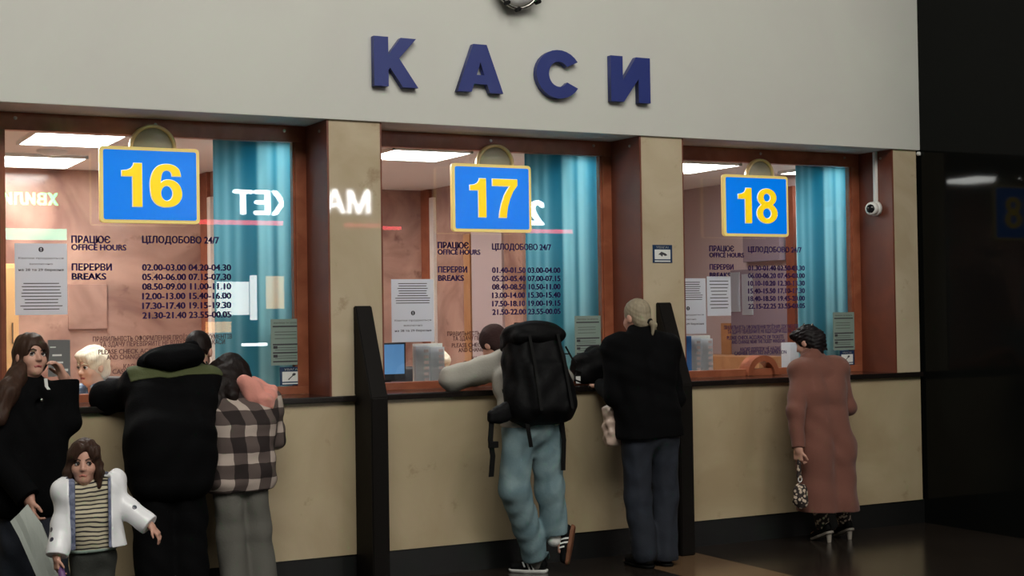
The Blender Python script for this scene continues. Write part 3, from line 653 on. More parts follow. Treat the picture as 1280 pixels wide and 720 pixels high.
# security camera and its conduit on the jamb of the rightmost window
p = atx(1098, 261, B[2][1]-.012); p = [p[0], .17, p[2]]; X = B[2][1]-.012; zc = at(1098, 261, .17)[2]
o = empty('security_camera', (X, .17, zc))
ax = Vector((-1, -.45, -.05)).normalized()
obj('mount', lathe(NB(), (X, .17, zc), (-1, 0, 0), [(0, 0), (.058, 0), (.058, .03), (.05, .036), (0, .036)], 28), 'white', o, True)
obj('housing', lathe(NB(), (X-.03, .17, zc), ax, [(0, 0), (.05, .0), (.052, .05), (.046, .066), (.034, .07)], 28), 'white', o, True)
obj('lens', lathe(NB(), (X-.03, .17, zc), ax, [(.036, .064), (.03, .078), (.016, .086), (0, .088)], 24), 'dome', o, True)
obj('conduit', BX(X-.024, X, .155, .185, zc+.045, ZF-.001, bev=.004), 'white', o)
tag(o, 'small white security camera with conduit on the jamb of the rightmost window', 'camera')
tag(obj('ceiling_fixing', lathe(NB(), (4.845, -.012, 2.852), (0, -1, 0), [(0, .022), (.014, .018), (.016, 0), (0, 0)], 14), 'white', origin=(4.845, -.012, 2.852)), 'tiny white fixing under the right end of the grey wall', 'fixing')

# ------------------------------------------------------------------ desk objects
def monitor(px0, px1, py0, py1, Y, label):
    a = at(px0, py1, Y); b_ = at(px1, py0, Y); cx = (a[0]+b_[0])/2; o = empty('monitor', (cx, Y+.05, 1.13)); z0 = max(a[2], 1.17)
    obj('bezel', BX(a[0], b_[0], Y, Y+.035, z0, b_[2], bev=.006), 'plastic_dark', o)
    obj('screen', BX(a[0]+.012, b_[0]-.012, Y-.002, Y+.002, z0+.045, b_[2]-.012), 'screen', o)
    obj('stand', BX(cx-.03, cx+.03, Y+.02, Y+.06, 1.13, z0+.05), 'plastic_dark', o); obj('base', BX(cx-.1, cx+.1, Y-.02, Y+.1, 1.13, 1.142, bev=.003), 'plastic_dark', o)
    tag(o, label, 'monitor')
monitor(462, 507, 428, 477, .62, 'computer monitor with a blue screen at the left of the middle window')
def leaflet_stand(px0, px1, py0, py1, Y, label, cols):
    a = at(px0, py1, Y); b_ = at(px1, py0, Y); o = empty('leaflet_stand', ((a[0]+b_[0])/2, Y+.05, 1.13)); w = b_[0]-a[0]
    obj('back_panel', BX(a[0], b_[0], Y+.05, Y+.06, 1.13, b_[2], bev=.003), 'white', o)
    bm = NB(); obj('base', BX(a[0], b_[0], Y-.03, Y+.06, 1.13, 1.145, bev=.003), 'white', o)
    n = cols
    for k in range(n):
        lf = obj('leaflet_column', BX(a[0]+w*k/n+.004, a[0]+w*(k+1)/n-.004, Y+.012, Y+.05, 1.145, b_[2]-.015-.01*k, bev=.003), 'paper', o)
        pr = NB(); zz = np.linspace(1.18, b_[2]-.05, 7)
        for q in range(7): rule(pr, a[0]+w*(k+.58)/n, a[0]+w*(k+.88)/n, zz[q], .02, Y+.0115)
        obj('print', pr, 'mauve', lf)
    tag(o, label, 'leaflet stand')
leaflet_stand(520.5, 557, 429, 476, .58, 'white leaflet stand with two columns behind the glass of the middle window', 2)
leaflet_stand(864, 892.5, 419, 464, .58, 'white leaflet stand in the left corner of the rightmost window', 2)
a = at(846, 462, .6); b_ = at(864, 420, .6)
tag(obj('blue_folder', BX(a[0], b_[0]-.012, .58, .62, 1.131, b_[2], bev=.004), 'bluefolder', origin=(a[0], .60, 1.131)), 'upright blue folder left of the white leaflet stand in the rightmost window', 'folder')
a = at(985, 462, .6); b_ = at(997, 428, .6)
tag(obj('paper_stack', BX(a[0], b_[0], .57, .68, 1.131, b_[2], bev=.003), 'paper', origin=(a[0], .6, 1.131)), 'stack of white forms behind the glass beside the coated woman', 'papers')

# ------------------------------------------------------------------ the lit shop across the hall (seen only mirrored in the glass)
YV = 2*(D+.036)+22.3                                           # virtual depth of the opposite wall seen in the panes
def across(px, py): q = at(px, py, YV); return q[0], q[2]
def shop_text(s, px0, px1, py0, py1, m, label, bold=.05):
    x0, z0 = across(px0, py1); x1, z1 = across(px1, py0); w, h = x1-x0, z1-z0
    o = empty('shop_sign', (x1, -22.36, z0)); obj('lettering', stand(text_bm(s, .05, bold, w, h*.98), (x1, -22.36, z0), True), m, o)
    obj('backing', BX(x0-.05, x1+.05, -22.40, -22.365, z0-.05, z1+.05), 'kick', o); tag(o, label, 'sign')
def shop_panel(name, px0, px1, py0, py1, m, label, cat):
    x0, z0 = across(px0, py1); x1, z1 = across(px1, py0)
    o = empty(name, ((x0+x1)/2, -22.37, z0)); obj('lit_face', BX(x0, x1, -22.37, -22.35, z0, z1), m, o)
    obj('surround', BX(x0-.03, x1+.03, -22.395, -22.372, z0-.03, z1+.03), 'kick', o); tag(o, label, cat)
shop_text('МАРКЕТ', 292, 447, 241, 267, 'white_em', 'white lit shop sign mirrored in the leftmost window beside the teal curtain')
shop_text('24', 640, 681, 249, 280, 'white_em', 'white lit numerals mirrored in the middle window beside its blue sign')
shop_text('хвилинка', -40, 73, 236, 254, 'green_em', 'green lit shop sign mirrored at the left edge of the leftmost window', .03)
shop_panel('neon_tube', 250, 355, 276, 280, 'red_em', 'red light strip mirrored under the white letters in the leftmost window', 'light')
shop_panel('neon_tube', 415, 503, 283, 286, 'red_em', 'red light strip mirrored on the left edge of the middle window', 'light')
shop_panel('neon_tube', 660, 717, 287, 291, 'red_em', 'red light strip mirrored right of the blue sign in the middle window', 'light')
shop_panel('light_strip', -20, 84, 286, 299, 'mint_em', 'mint light strip mirrored above the notice in the leftmost window', 'light')
shop_panel('shop_window', 272, 312, 352, 394, 'shop_em', 'bright shop window mirrored beside the break times in the leftmost window', 'shop window')
shop_panel('shop_window', 314, 322, 344, 400, 'shop_em', 'narrow bright shop window mirrored on the teal curtain', 'shop window')
shop_panel('shop_window', 334, 356, 345, 386, 'shop_or', 'dim shop window mirrored above the printed list of the leftmost window', 'shop window')
shop_panel('shop_shelf', 258, 290, 402, 416, 'shop_or', 'orange lit shop shelf mirrored above the hooded man', 'shelf')
shop_panel('shop_shelf', 303, 357, 428, 433, 'white_em', 'white and red lit shop shelf mirrored beside the printed list', 'shelf')

# ------------------------------------------------------------------ distance-field sculpting: one continuous surface per body or garment
class Field:
    def __init__(self, lo, hi, h):
        self.h = h; self.lo = np.array(lo, float); n = np.ceil((np.array(hi, float)-self.lo)/h).astype(int)+1
        self.ax = [(self.lo[i]+h*np.arange(n[i])).astype(np.float32) for i in range(3)]; self.v = np.full(n, .3, np.float32)
    def region(self, lo, hi):
        sl = []
        for i in range(3):
            a = int(np.searchsorted(self.ax[i], lo[i])); b_ = int(np.searchsorted(self.ax[i], hi[i])); sl.append(slice(max(0, a-1), b_+1))
        P = [self.ax[i][sl[i]].reshape([-1 if j == i else 1 for j in range(3)]) for i in range(3)]
        return tuple(sl), P
    def blend(self, sl, d, k, sub=False):
        v = self.v[sl]
        if v.size == 0: return
        if sub: v = -v
        if k > 0:
            h = np.clip(.5+.5*(v-d)/k, 0, 1); r = v*(1-h)+d*h-k*h*(1-h)
        else: r = np.minimum(v, d)
        self.v[sl] = -r if sub else r
    def cap(self, a, b, r0, r1=None, k=.02, sub=False):
        a = np.array(a, np.float32); b = np.array(b, np.float32); r1 = r0 if r1 is None else r1; R = max(r0, r1)+k+.02
        sl, P = self.region(np.minimum(a, b)-R, np.maximum(a, b)+R); ba = b-a; l2 = max(float(ba@ba), 1e-9)
        q = [P[i]-a[i] for i in range(3)]; t = np.clip((q[0]*ba[0]+q[1]*ba[1]+q[2]*ba[2])/l2, 0, 1)
        d = np.sqrt(sum((q[i]-t*ba[i])**2 for i in range(3)))-(r0+(r1-r0)*t); self.blend(sl, d, k, sub); return self
    def ell(self, c, rad, R=None, k=.02, sub=False):
        c = np.array(c, np.float32); rad = np.array(rad, np.float32); R = np.eye(3) if R is None else np.asarray(R)   # R columns: local axes
        m = float(rad.max())+k+.02; sl, P = self.region(c-m, c+m); q = [P[i]-c[i] for i in range(3)]
        lq = [q[0]*R[0, j]+q[1]*R[1, j]+q[2]*R[2, j] for j in range(3)]
        k0 = np.sqrt(sum((lq[j]/rad[j])**2 for j in range(3))); k1 = np.sqrt(sum((lq[j]/rad[j]**2)**2 for j in range(3)))+1e-9
        self.blend(sl, k0*(k0-1)/k1, k, sub); return self
    def box(self, c, half, R=None, rnd=.02, k=.02, sub=False):
        c = np.array(c, np.float32); half = np.array(half, float); R = np.eye(3) if R is None else np.asarray(R)
        m = float(np.linalg.norm(half))+k+.02; sl, P = self.region(c-m, c+m); q = [P[i]-c[i] for i in range(3)]
        lq = [np.abs(q[0]*R[0, j]+q[1]*R[1, j]+q[2]*R[2, j])-(half[j]-rnd) for j in range(3)]
        d = np.sqrt(sum(np.maximum(x, 0)**2 for x in lq))+np.minimum(np.maximum(np.maximum(lq[0], lq[1]), lq[2]), 0)-rnd
        self.blend(sl, d, k, sub); return self
    def cut(self, p, n, k=.004, lo=None, hi=None):
        """drop everything on the side n points to (inside the box lo..hi when given)"""
        n = np.array(n, float); n /= np.linalg.norm(n); sl, P = self.region(lo if lo is not None else self.lo, hi if hi is not None else self.lo+1e3)
        d = (P[0]-p[0])*n[0]+(P[1]-p[1])*n[1]+(P[2]-p[2])*n[2]; self.v[sl] = np.maximum(self.v[sl], d); return self
    def keep(self, p, n): return self.cut(p, [-c for c in n])
    def folds(self, amp, waves, seed=0):
        rr = np.random.RandomState(seed); P = [self.ax[i].reshape([-1 if j == i else 1 for j in range(3)]) for i in range(3)]; s = 0
        for f in waves:
            for _ in range(2):
                w = rr.normal(size=3); w[2] *= .8; w = w/np.linalg.norm(w)*f*2*math.pi
                s = s+np.sin(P[0]*w[0]+P[1]*w[1]+P[2]*w[2]+rr.uniform(0, 6.3)+1.5*np.sin(P[2]*9+P[0]*7))
        self.v += (amp*s).astype(np.float32); return self
    def nets(self):
        v = self.v; v[0] = v[-1] = np.maximum(v[0], .01); s = v < 0
        for i in range(3):                                     # closed at the borders
            for e_ in (0, -1):
                ix = [slice(None)]*3; ix[i] = e_; v[tuple(ix)] = np.maximum(v[tuple(ix)], .005)
        s = v < 0; c = s[:-1, :-1, :-1].astype(np.int8)
        for a in (0, 1):
            for b in (0, 1):
                for d in (0, 1):
                    if a+b+d: c = c+s[a:a+v.shape[0]-1 if a == 0 else None, b:b+v.shape[1]-1 if b == 0 else None, d:d+v.shape[2]-1 if d == 0 else None]
        I = np.argwhere((c > 0) & (c < 8)); idm = np.full(c.shape, -1, np.int64); idm[I[:, 0], I[:, 1], I[:, 2]] = np.arange(len(I))
        K = [(a, b, d) for a in (0, 1) for b in (0, 1) for d in (0, 1)]
        cv = {q: v[I[:, 0]+q[0], I[:, 1]+q[1], I[:, 2]+q[2]] for q in K}; acc = np.zeros((len(I), 3)); cnt = np.zeros(len(I))
        for q in K:
            for ax in range(3):
                if q[ax] == 0:
                    q2 = tuple(1 if i == ax else q[i] for i in range(3)); e0, e1 = cv[q], cv[q2]; m_ = (e0 < 0) != (e1 < 0); t = e0[m_]/(e0[m_]-e1[m_])
                    pos = np.tile(np.array(q, float), (int(m_.sum()), 1)); pos[:, ax] = t; acc[m_] += pos; cnt[m_] += 1
        V = self.lo+(I+acc/cnt[:, None])*self.h; Q = []
        for ax in range(3):
            b, d = [(1, 2), (2, 0), (0, 1)][ax]; n = v.shape[ax]
            s0 = np.take(s, range(n-1), ax); s1 = np.take(s, range(1, n), ax); E_ = np.argwhere(s0 != s1); E_ = E_[(E_[:, b] > 0) & (E_[:, d] > 0) & (E_[:, b] < v.shape[b]-1) & (E_[:, d] < v.shape[d]-1)]
            ins = s0[E_[:, 0], E_[:, 1], E_[:, 2]]
            def cid(ob, od):
                J = E_.copy(); J[:, b] -= ob; J[:, d] -= od; return idm[J[:, 0], J[:, 1], J[:, 2]]
            q = np.stack([cid(1, 1), cid(0, 1), cid(0, 0), cid(1, 0)], 1); q[~ins] = q[~ins][:, ::-1]; Q.append(q)
        return V, np.concatenate(Q)
    def mesh(self, name, m, parent=None, origin=None, relax=1):
        V, Q = self.nets(); ok = (Q >= 0).all(1); Q = Q[ok]
        for _ in range(relax):
            A = np.zeros_like(V); n = np.zeros(len(V))
            for i in range(4):
                a, b = Q[:, i], Q[:, (i+1) % 4]; np.add.at(A, a, V[b]); np.add.at(n, a, 1); np.add.at(A, b, V[a]); np.add.at(n, b, 1)
            n = np.maximum(n, 1); V = V*.5+.5*A/n[:, None]
        off = np.array(origin if origin is not None else parent.get('base', (0, 0, 0)), float); V = V-off
        me = bpy.data.meshes.new(name); me.vertices.add(len(V)); me.vertices.foreach_set('co', V.astype(np.float32).ravel())
        me.loops.add(len(Q)*4); me.polygons.add(len(Q)); me.loops.foreach_set('vertex_index', Q.astype(np.int32).ravel())
        me.polygons.foreach_set('loop_start', np.arange(0, len(Q)*4, 4, dtype=np.int32)); me.polygons.foreach_set('loop_total', np.full(len(Q), 4, np.int32))
        me.update(calc_edges=True); me.validate(); o = link(name, me, m, parent, True)
        if parent is None: o.location = off
        o['base'] = tuple(float(c) for c in off)
        return o

def unit(v): v = np.array(v, float); return v/np.linalg.norm(v)
def basis(fwd, up=(0, 0, 1)):
    f = unit(fwd); r = unit(np.cross(f, up)); return np.stack([r, f, np.cross(r, f)], 1)     # columns right, forward, up
def lerp(a, b, t): return np.array(a)*(1-t)+np.array(b)*t

def head_prims(F, J, ears=True):
    R, c, s = J['HR'], J['head'], J.get('hs', 1.0); P = lambda r, f, u: c+R@(np.array([r, f, u])*s)
    F.ell(P(0, -.014, .03), np.array([.073, .094, .085])*s, R, .02*s)
    F.ell(P(0, .022, -.040), np.array([.057, .066, .082])*s, R, .025*s)
    F.ell(P(0, .058, -.090), np.array([.026, .024, .020])*s, R, .025*s)
    for q in (-1, 1):
        F.ell(P(q*.036, .052, -.030), np.array([.026, .026, .026])*s, R, .02*s)
        F.ell(P(q*.031, .094, .002), np.array([.017, .011, .009])*s, R, .012*s, True)
        if ears: F.ell(P(q*.074, -.008, -.010), np.array([.011, .022, .031])*s, R, .006*s)
    nz = J.get('nose', 1.0); F.cap(P(0, .080, .006), P(0, .088+.013*nz, -.026), .008*s, .011*s, .012*s)
    for q in (-1, 1): F.ell(P(q*.010, .082+.009*nz, -.029), np.array([.008, .009, .007])*s, R, .007*s)
    F.cap(P(0, -.015, -.06), J['neck'], .050*s, .052*s, .025*s)
def face_parts(root, J, lipm='lip', brow='hair_dark', gaze=(0, 0)):
    R, c, s = J['HR'], J['head'], J.get('hs', 1.0); P = lambda r, f, u: c+R@(np.array([r, f, u])*s)
    for q in (-1, 1):
        def ball(ctr, r):
            bm = NB(); bmesh.ops.create_uvsphere(bm, u_segments=16, v_segments=10, radius=r); bmesh.ops.translate(bm, verts=bm.verts, vec=[float(x) for x in ctr]); return bm
        e = obj('eye', ball(P(q*.031, .0735, .002), .0125*s), 'eyewhite', root, True); obj('iris', ball(P(q*.031+gaze[0], .0795, .002+gaze[1]), .0086*s), 'iris', e, True)
        obj('eyelid', tube(NB(), [P(q*.031-.015, .0815, .003), P(q*.031-.007, .0865, .011), P(q*.031+.006, .0865, .011), P(q*.031+.015, .0805, .003)], [.0015*s, .003*s, .003*s, .0015*s], 8), 'hair_black', root, True)
        obj('eyebrow', tube(NB(), [P(q*.012, .090, .022), P(q*.030, .087, .029), P(q*.050, .072, .022)], [.003*s, .004*s, .002*s], 8), brow, root, True)
    F = Field(P(0, .08, -.06)-.05*s, P(0, .08, -.06)+.05*s, .002)
    F.cap(P(-.021, .079, -.0605), P(0, .088, -.0605), .003*s, .0048*s, .004*s); F.cap(P(.021, .079, -.0605), P(0, .088, -.0605), .003*s, .0048*s, .004*s)
    F.cap(P(-.015, .081, -.066), P(.015, .081, -.066), .0055*s, .0055*s, .003*s); F.mesh('lips', lipm, root)
def hand_prims(F, w, d, pn, s=1., curl=.5, thumb=1, spread=.0):
    """w wrist, d direction of the fingers, pn normal out of the palm, thumb side sign along cross(d, pn)"""
    d = unit(d); pn = unit(np.array(pn)-d*np.dot(pn, d)); sd = np.cross(d, pn)*thumb
    F.box(w+d*.048*s, np.array([.014, .041, .050])*s, np.stack([pn, sd, d], 1), .012*s, .012*s)
    F.cap(w-d*.02*s, w+d*.02*s, .026*s, .027*s, .02*s)
    for i, (o_, l) in enumerate(((.031, .072), (.0105, .080), (-.010, .074), (-.029, .058))):
        b = w+d*.092*s+sd*o_*s; a1 = curl*.9; a2 = curl*1.9; dd = unit(d+sd*spread*(o_/.03)); r = .0088*s
        p1 = b+(dd*math.cos(a1)+pn*math.sin(a1))*l*.5*s; p2 = p1+(dd*math.cos(a2)+pn*math.sin(a2))*l*.5*s
        F.cap(b-d*.012*s, p1, r*1.08, r, .004*s); F.cap(p1, p2, r, r*.82, .003*s)
    b = w+d*.030*s+sd*.030*s; p1 = b+(sd*.75+d*.65+pn*.25)*.040*s; p2 = p1+(d*.85+sd*.25+pn*(.2+.3*curl))*.034*s
    F.cap(b, p1, .0125*s, .0105*s, .008*s); F.cap(p1, p2, .0105*s, .0085*s, .003*s)

def torso_prims(F, J, e, k=.04):
    hL, hR, sL, sR, ch, pv = J['hipL'], J['hipR'], J['shL'], J['shR'], J['chest'], J['pelvis']; s = J.get('bs', 1.0)
    mid = (sL+sR)/2
    for sh, hp in ((sL, hL), (sR, hR)):
        cs = lerp(ch, ch+(sh-mid), .48); ws = lerp(lerp(hp, cs, .5), lerp(pv, ch, .5), .18)
        F.cap(hp, ws, .094*s+e, .090*s+e, k); F.cap(ws, cs, .090*s+e, .100*s+e, k)
        F.cap(cs, lerp(sh, mid, .25), .098*s+e, .070*s+e, k)
    F.cap(sL, sR, .056*s+e, .056*s+e, k); F.cap(lerp(mid, J['neck'], .2), J['neck'], .062*s+e, .05*s+e, k)
def leg_prims(F, J, e, rk=.056, ra=.042, k=.03, sides='LR', rh=.088):
    s = J.get('bs', 1.0)
    for q in sides:
        F.cap(J['hip'+q], J['kn'+q], rh*s+e, rk*s+e, k); F.cap(J['kn'+q], J['an'+q], rk*s+e, ra*s+e, k)
def arm_prims(F, J, e, k=.02, sides='LR', rw=.028, re=.040):
    s = J.get('bs', 1.0)
    for q in sides:
        F.cap(J['sh'+q], J['el'+q], .050*s+e, re*s+e, k); F.cap(J['el'+q], J['wr'+q], re*s+e, rw*s+e, k)
def bounds(J, pad=.22):
    P = np.array([v for k, v in J.items() if isinstance(v, np.ndarray) and v.shape == (3,)]); return P.min(0)-pad, P.max(0)+pad
def body(J, label, h=.0065, skin='skin', hands='', group=None, ears=True):
    lo, hi = bounds(J, .2); lo[2] = min(lo[2], -.01); F = Field(lo, hi, h)
    torso_prims(F, J, -.004); leg_prims(F, J, -.004, k=.03); arm_prims(F, J, 0.)
    s = J.get('bs', 1.0)
    for q in 'LR': fu = J.get('fu'+q, np.array([0, 0, 1.])); F.cap(J['an'+q], J['an'+q]+J['ft'+q]*.02*s-fu*.035*s, .032*s, .028*s, .02); F.cap(J['an'+q]-fu*.04*s, J['an'+q]+J['ft'+q]*.12*s-fu*.052*s, .026*s, .02*s, .02)
    head_prims(F, J, ears)
    for q in 'LR':
        d, pn, curl, th = J['hand'+q]; hand_prims(F, J['wr'+q], d, pn, J.get('hands', s), curl, th)
    base = np.array([J['pelvis'][0], J['pelvis'][1], 0.0]); o = F.mesh('person', skin, None, base); tag(o, label, 'person', group); return o
def shoe(parent, an, fwd, m, solem, s=1., stripes=False, up=(0, 0, 1), low=True):
    """shoe around ankle point an; fwd toe direction; up = leg direction"""
    R = basis(fwd, up); P = lambda r, f, u: np.array(an)+R@(np.array([r, f, u])*s); F = Field(P(0, .06, -.03)-.2*s, P(0, .06, -.03)+.2*s, .005)
    F.cap(P(0, -.03, -.045), P(0, .07, -.055), .038*s, .036*s, .02); F.cap(P(0, .07, -.055), P(0, .15, -.062), .036*s, .030*s, .02)
    F.cap(P(0, -.012, -.02), P(0, -.012, .02 if low else .06), .041*s, .043*s, .02); F.cut(P(0, 0, -.078), -R[:, 2])
    o = F.mesh('shoe', m, parent)
    F = Field(P(0, .06, -.08)-.2*s, P(0, .06, -.08)+.2*s, .005)
    F.cap(P(0, -.032, -.07), P(0, .07, -.07), .042*s, .042*s, .02); F.cap(P(0, .07, -.07), P(0, .155, -.07), .042*s, .034*s, .02)
    F.cut(P(0, 0, -.098), -R[:, 2]).cut(P(0, 0, -.074), R[:, 2]); F.mesh('sole', solem, o)
    if stripes:
        for sd in (-1, 1):
            for k in range(3):
                obj('stripe', strap(NB(), [P(sd*.0335, .015+.026*k, -.074), P(sd*.041, .022+.026*k, -.05), P(sd*.034, .034+.026*k, -.024)], .011*s, .003, R[:, 1]), 'white', o)
    return o

# ------------------------------------------------------------------ people
def hair_cap(F, J, grow=.008, k=.02, back=True):
    R, c, s = J['HR'], J['head'], J.get('hs', 1.0); P = lambda r, f, u: c+R@(np.array([r, f, u])*s)
    F.ell(P(0, -.020, .034), np.array([.075+grow, .092+grow, .086+grow])*s, R, k*s)
    if back: F.ell(P(0, -.055, -.03), np.array([.062+grow, .052+grow, .06+grow])*s, R, .02*s)
def face_cut(F, J, f0=.03, u0=.055, w=.062):
    """open the hair over the face"""
    R, c, s = J['HR'], J['head'], J.get('hs', 1.0); P = lambda r, f, u: c+R@(np.array([r, f, u])*s)
    F.ell(P(0, f0+.075, u0-.10), np.array([w, .085, .115])*s, R, .010*s, True)
def field_for(J, pad=.25, h=.007):
    lo, hi = bounds(J, pad); lo[2] = max(lo[2], -.02); return Field(lo, hi, h)
def fix(J): return {k: (np.array(v, float) if isinstance(v, (list, np.ndarray)) else v) for k, v in J.items()}
def zat(px, py, Y): return float(at(px, py, Y)[2])

# --- grey-haired man at the second divider
J = fix(dict(pelvis=at(812, 540, -.46), hipL=at(796, 545, -.46), hipR=at(829, 546, -.46), knL=at(797, 622, -.45), knR=at(831, 622, -.44), anL=at(806, 690, -.49), anR=at(831, 694, -.49),
    chest=at(802, 465, -.42), neck=at(801, 418, -.36), head=at(795, 397, -.33), shL=at(769, 436, -.38), shR=at(834, 436, -.40), elL=at(767, 496, -.42), wrL=at(752, 482, -.10),
    elR=at(845, 498, -.38), wrR=at(832, 480, -.10), HR=basis((-.22, .95, -.18)), handL=((-.1, .95, -.05), (0, .1, -1), .35, -1), handR=((-.1, .95, -.05), (0, .1, -1), .35, 1), ftL=unit((-.15, .95, 0)), ftR=unit((.1, .95, 0))))
o = man = body(J, 'man with a grey ponytail in a black jacket and dark jeans leaning at the ledge')
F = field_for(J); torso_prims(F, J, .040, .05); arm_prims(F, J, .022, .03); F.cap(J['neck'], lerp(J['neck'], J['head'], .25), .062, .056, .02)
F.box(J['pelvis']+np.array([0, 0, .06]), (.20, .13, .16), rnd=.1, k=.06); F.folds(.0022, (4, 9), 1); F.cut(at(812, 549, -.58), (0.03, 0, -1))
q = unit(J['wrL']-J['elL']); F.cut(J['wrL']+q*.015, q, lo=J['wrL']-.09, hi=J['wrL']+.12)
q = unit(J['wrR']-J['elR']); F.cut(J['wrR']+q*.015, q, lo=J['wrR']-.09, hi=J['wrR']+.12); F.mesh('jacket', 'black', o)
F = field_for(J); leg_prims(F, J, .016, .070, .070, .03); F.ell(J['pelvis'], (.17, .13, .13), None, .05); F.folds(.002, (5, 11), 2); F.cut((0, 0, .035), (0, 0, -1)); F.cut((0, 0, J['pelvis'][2]+.09), (0, 0, 1)); F.mesh('jeans', 'darkjeans', o)
for q in 'LR': shoe(o, J['an'+q]*np.array([1, 1, 0])+np.array([0, 0, .098]), (-.12 if q == 'L' else .15, .95, 0), 'darktrim', 'darktrim', 1.05)
F = field_for({'a': J['head']}, .2, .0045); hair_cap(F, J, .005); face_cut(F, J, .005, .05, .07); F.folds(.0008, (40,), 4); hr = F.mesh('hair', 'hair_grey', o)
R, c = J['HR'], J['head']; P = lambda r, f, u: c+R@np.array([r, f, u])
F = field_for({'a': c}, .25, .0045); F.cap(P(.01, -.105, -.045), P(.015, -.135, -.075), .016, .02, .01); F.cap(P(.015, -.135, -.075), P(.005, -.120, -.135), .02, .008, .01); F.folds(.001, (45,), 3); F.mesh('ponytail', 'hair_grey', o)
obj('hair_tie', lathe(NB(), P(.010, -.108, -.048), R@np.array([.1, -.7, -.7]), [(.0, -.008), (.02, -.008), (.024, 0), (.02, .008), (0, .008)], 16), 'darktrim', hr, True)
obj('watch', lathe(NB(), J['wrL']+np.array([0, .012, 0]), J['wrL']-J['elL'], [(.031, -.012), (.036, -.010), (.036, .012), (.031, .014)], 20), 'white', o, True)

# --- woman in the long coat
J = fix(dict(bs=.92, hs=.95, pelvis=at(1032, 555, -.36), hipL=at(1018, 560, -.36), hipR=at(1046, 560, -.36), knL=at(1020, 612, -.35), knR=at(1048, 610, -.35), anL=atz(1029, 677)+np.array([0, 0, .125]), anR=atz(1056, 673)+np.array([0, 0, .125]),
    chest=at(1024, 490, -.33), neck=at(1014, 448, -.27), head=at(1009, 428, -.22), shL=at(1000, 464, -.30), shR=at(1048, 462, -.31), elL=at(995, 515, -.40), wrL=at(998, 560, -.46),
    elR=at(1059, 508, -.33), wrR=at(1040, 492, -.12), HR=basis((-.35, .85, -.42)), handL=((.05, .1, -1), (1, .2, 0), .9, 1), handR=((-.1, .95, 0), (0, 0, -1), .3, 1), ftL=unit((-.06, .95, -.36)), ftR=unit((.1, .95, -.36))))
o = coatw = body(J, 'woman in a long reddish-brown coat standing at the rightmost window')
F = field_for(J, .3); torso_prims(F, J, .030, .05); arm_prims(F, J, .022, .03, re=.042)
hb = zat(1035, 641, -.50); hm = (J['hipL']+J['hipR'])/2
for q, dx in (('L', -.085), ('R', .095)):
    F.cap(lerp(J['hip'+q], J['chest'], .5), J['hip'+q], .115, .125, .05); F.cap(J['hip'+q], (hm[0]+dx, hm[1]-.01, hb-.1), .125, .150, .05)
F.cap(J['neck'], lerp(J['neck'], J['head'], .22), .060, .062, .02); F.folds(.0022, (3, 7), 9); F.cut(at(1035, 642, -.50), (-.04, 0, -1))
q = unit(J['wrL']-J['elL']); F.cut(J['wrL'], q, lo=J['wrL']+np.array([-.08, -.08, -.1]), hi=J['wrL']+np.array([.045, .08, .03])); ct = F.mesh('coat', 'coat', o)
F = field_for({'a': J['neck']}, .25, .006); F.cap(J['neck']+np.array([-.05, -.02, -.01]), J['neck']+np.array([.06, -.02, -.012]), .055, .055, .03); F.cap(J['neck']+np.array([.0, -.05, -.02]), J['neck']+np.array([.0, -.03, .03]), .05, .05, .03); F.cap(J['head'], J['neck']+np.array([0, 0, -.02]), .045, .045, .01, True); F.mesh('collar', 'coat', ct)
obj('back_seam', strap(NB(), [(J['chest'][0]+.0, J['chest'][1]-.135, J['chest'][2]+.1), (J['pelvis'][0], J['pelvis'][1]-.150, J['pelvis'][2]+.05)], .004, .004, (1, 0, 0)), 'coat', ct) if False else None
F = field_for(J); leg_prims(F, J, .006, .06, .05); F.cut((0, 0, .09), (0, 0, -1)).cut((0, 0, J['hipL'][2]), (0, 0, 1)); F.mesh('patterned_trousers', 'floral', o)
for q in 'LR':
    an = J['an'+q]; d = np.array([-.06 if q == 'L' else .1, .95, -.36]); R = basis(d, (0, 0, 1)); sh = None
    F = Field(an-.25, an+.25, .005); P = lambda r, f, u: an+R@np.array([r, f, u])
    F.cap(P(0, -.03, -.035), P(0, .06, -.05), .034, .032, .02); F.cap(P(0, .06, -.05), P(0, .13, -.055), .032, .024, .02); F.cap(P(0, -.02, 0), P(0, -.02, .03), .036, .038, .02); F.cut(P(0, 0, -.068), -R[:, 2]); F.cut((0, 0, .004), (0, 0, -1))
    sh = F.mesh('shoe', 'darktrim', o)
    F = Field(an-.25, an+.25, .005); F.cap(P(0, -.035, -.07), P(0, .05, -.07), .036, .034, .02); F.cap(P(0, .05, -.07), P(0, .13, -.07), .034, .026, .02); F.cut(P(0, 0, -.083), -R[:, 2]).cut(P(0, 0, -.064), R[:, 2]); F.cut((0, 0, .001), (0, 0, -1)); F.mesh('sole', 'rug2', sh)
    hp = P(0, -.035, -.07); obj('heel', tube(NB(), [hp, (hp[0], hp[1]-.004, .001)], [.022, .014], 12), 'rug2', sh)
F = field_for({'a': J['head']}, .2, .0045); hair_cap(F, J, .012); face_cut(F, J, .005, .03, .075)
R, c = J['HR'], J['head']; P = lambda r, f, u: c+R@(np.array([r, f, u])*.95)
F.ell(P(.02, -.105, .0), (.045, .04, .05), R, .02); F.ell(P(.05, -.085, -.055), (.03, .03, .04), R, .02); F.cap(P(.03, -.12, -.03), P(.05, -.10, -.11), .012, .006, .01); F.ell(P(-.03, .055, .085), (.05, .04, .03), R, .02); F.ell(P(0, -.055, -.075), (.058, .04, .06), R, .02); F.folds(.0016, (30, 45), 5); hr = F.mesh('hair', 'hair_black', o)
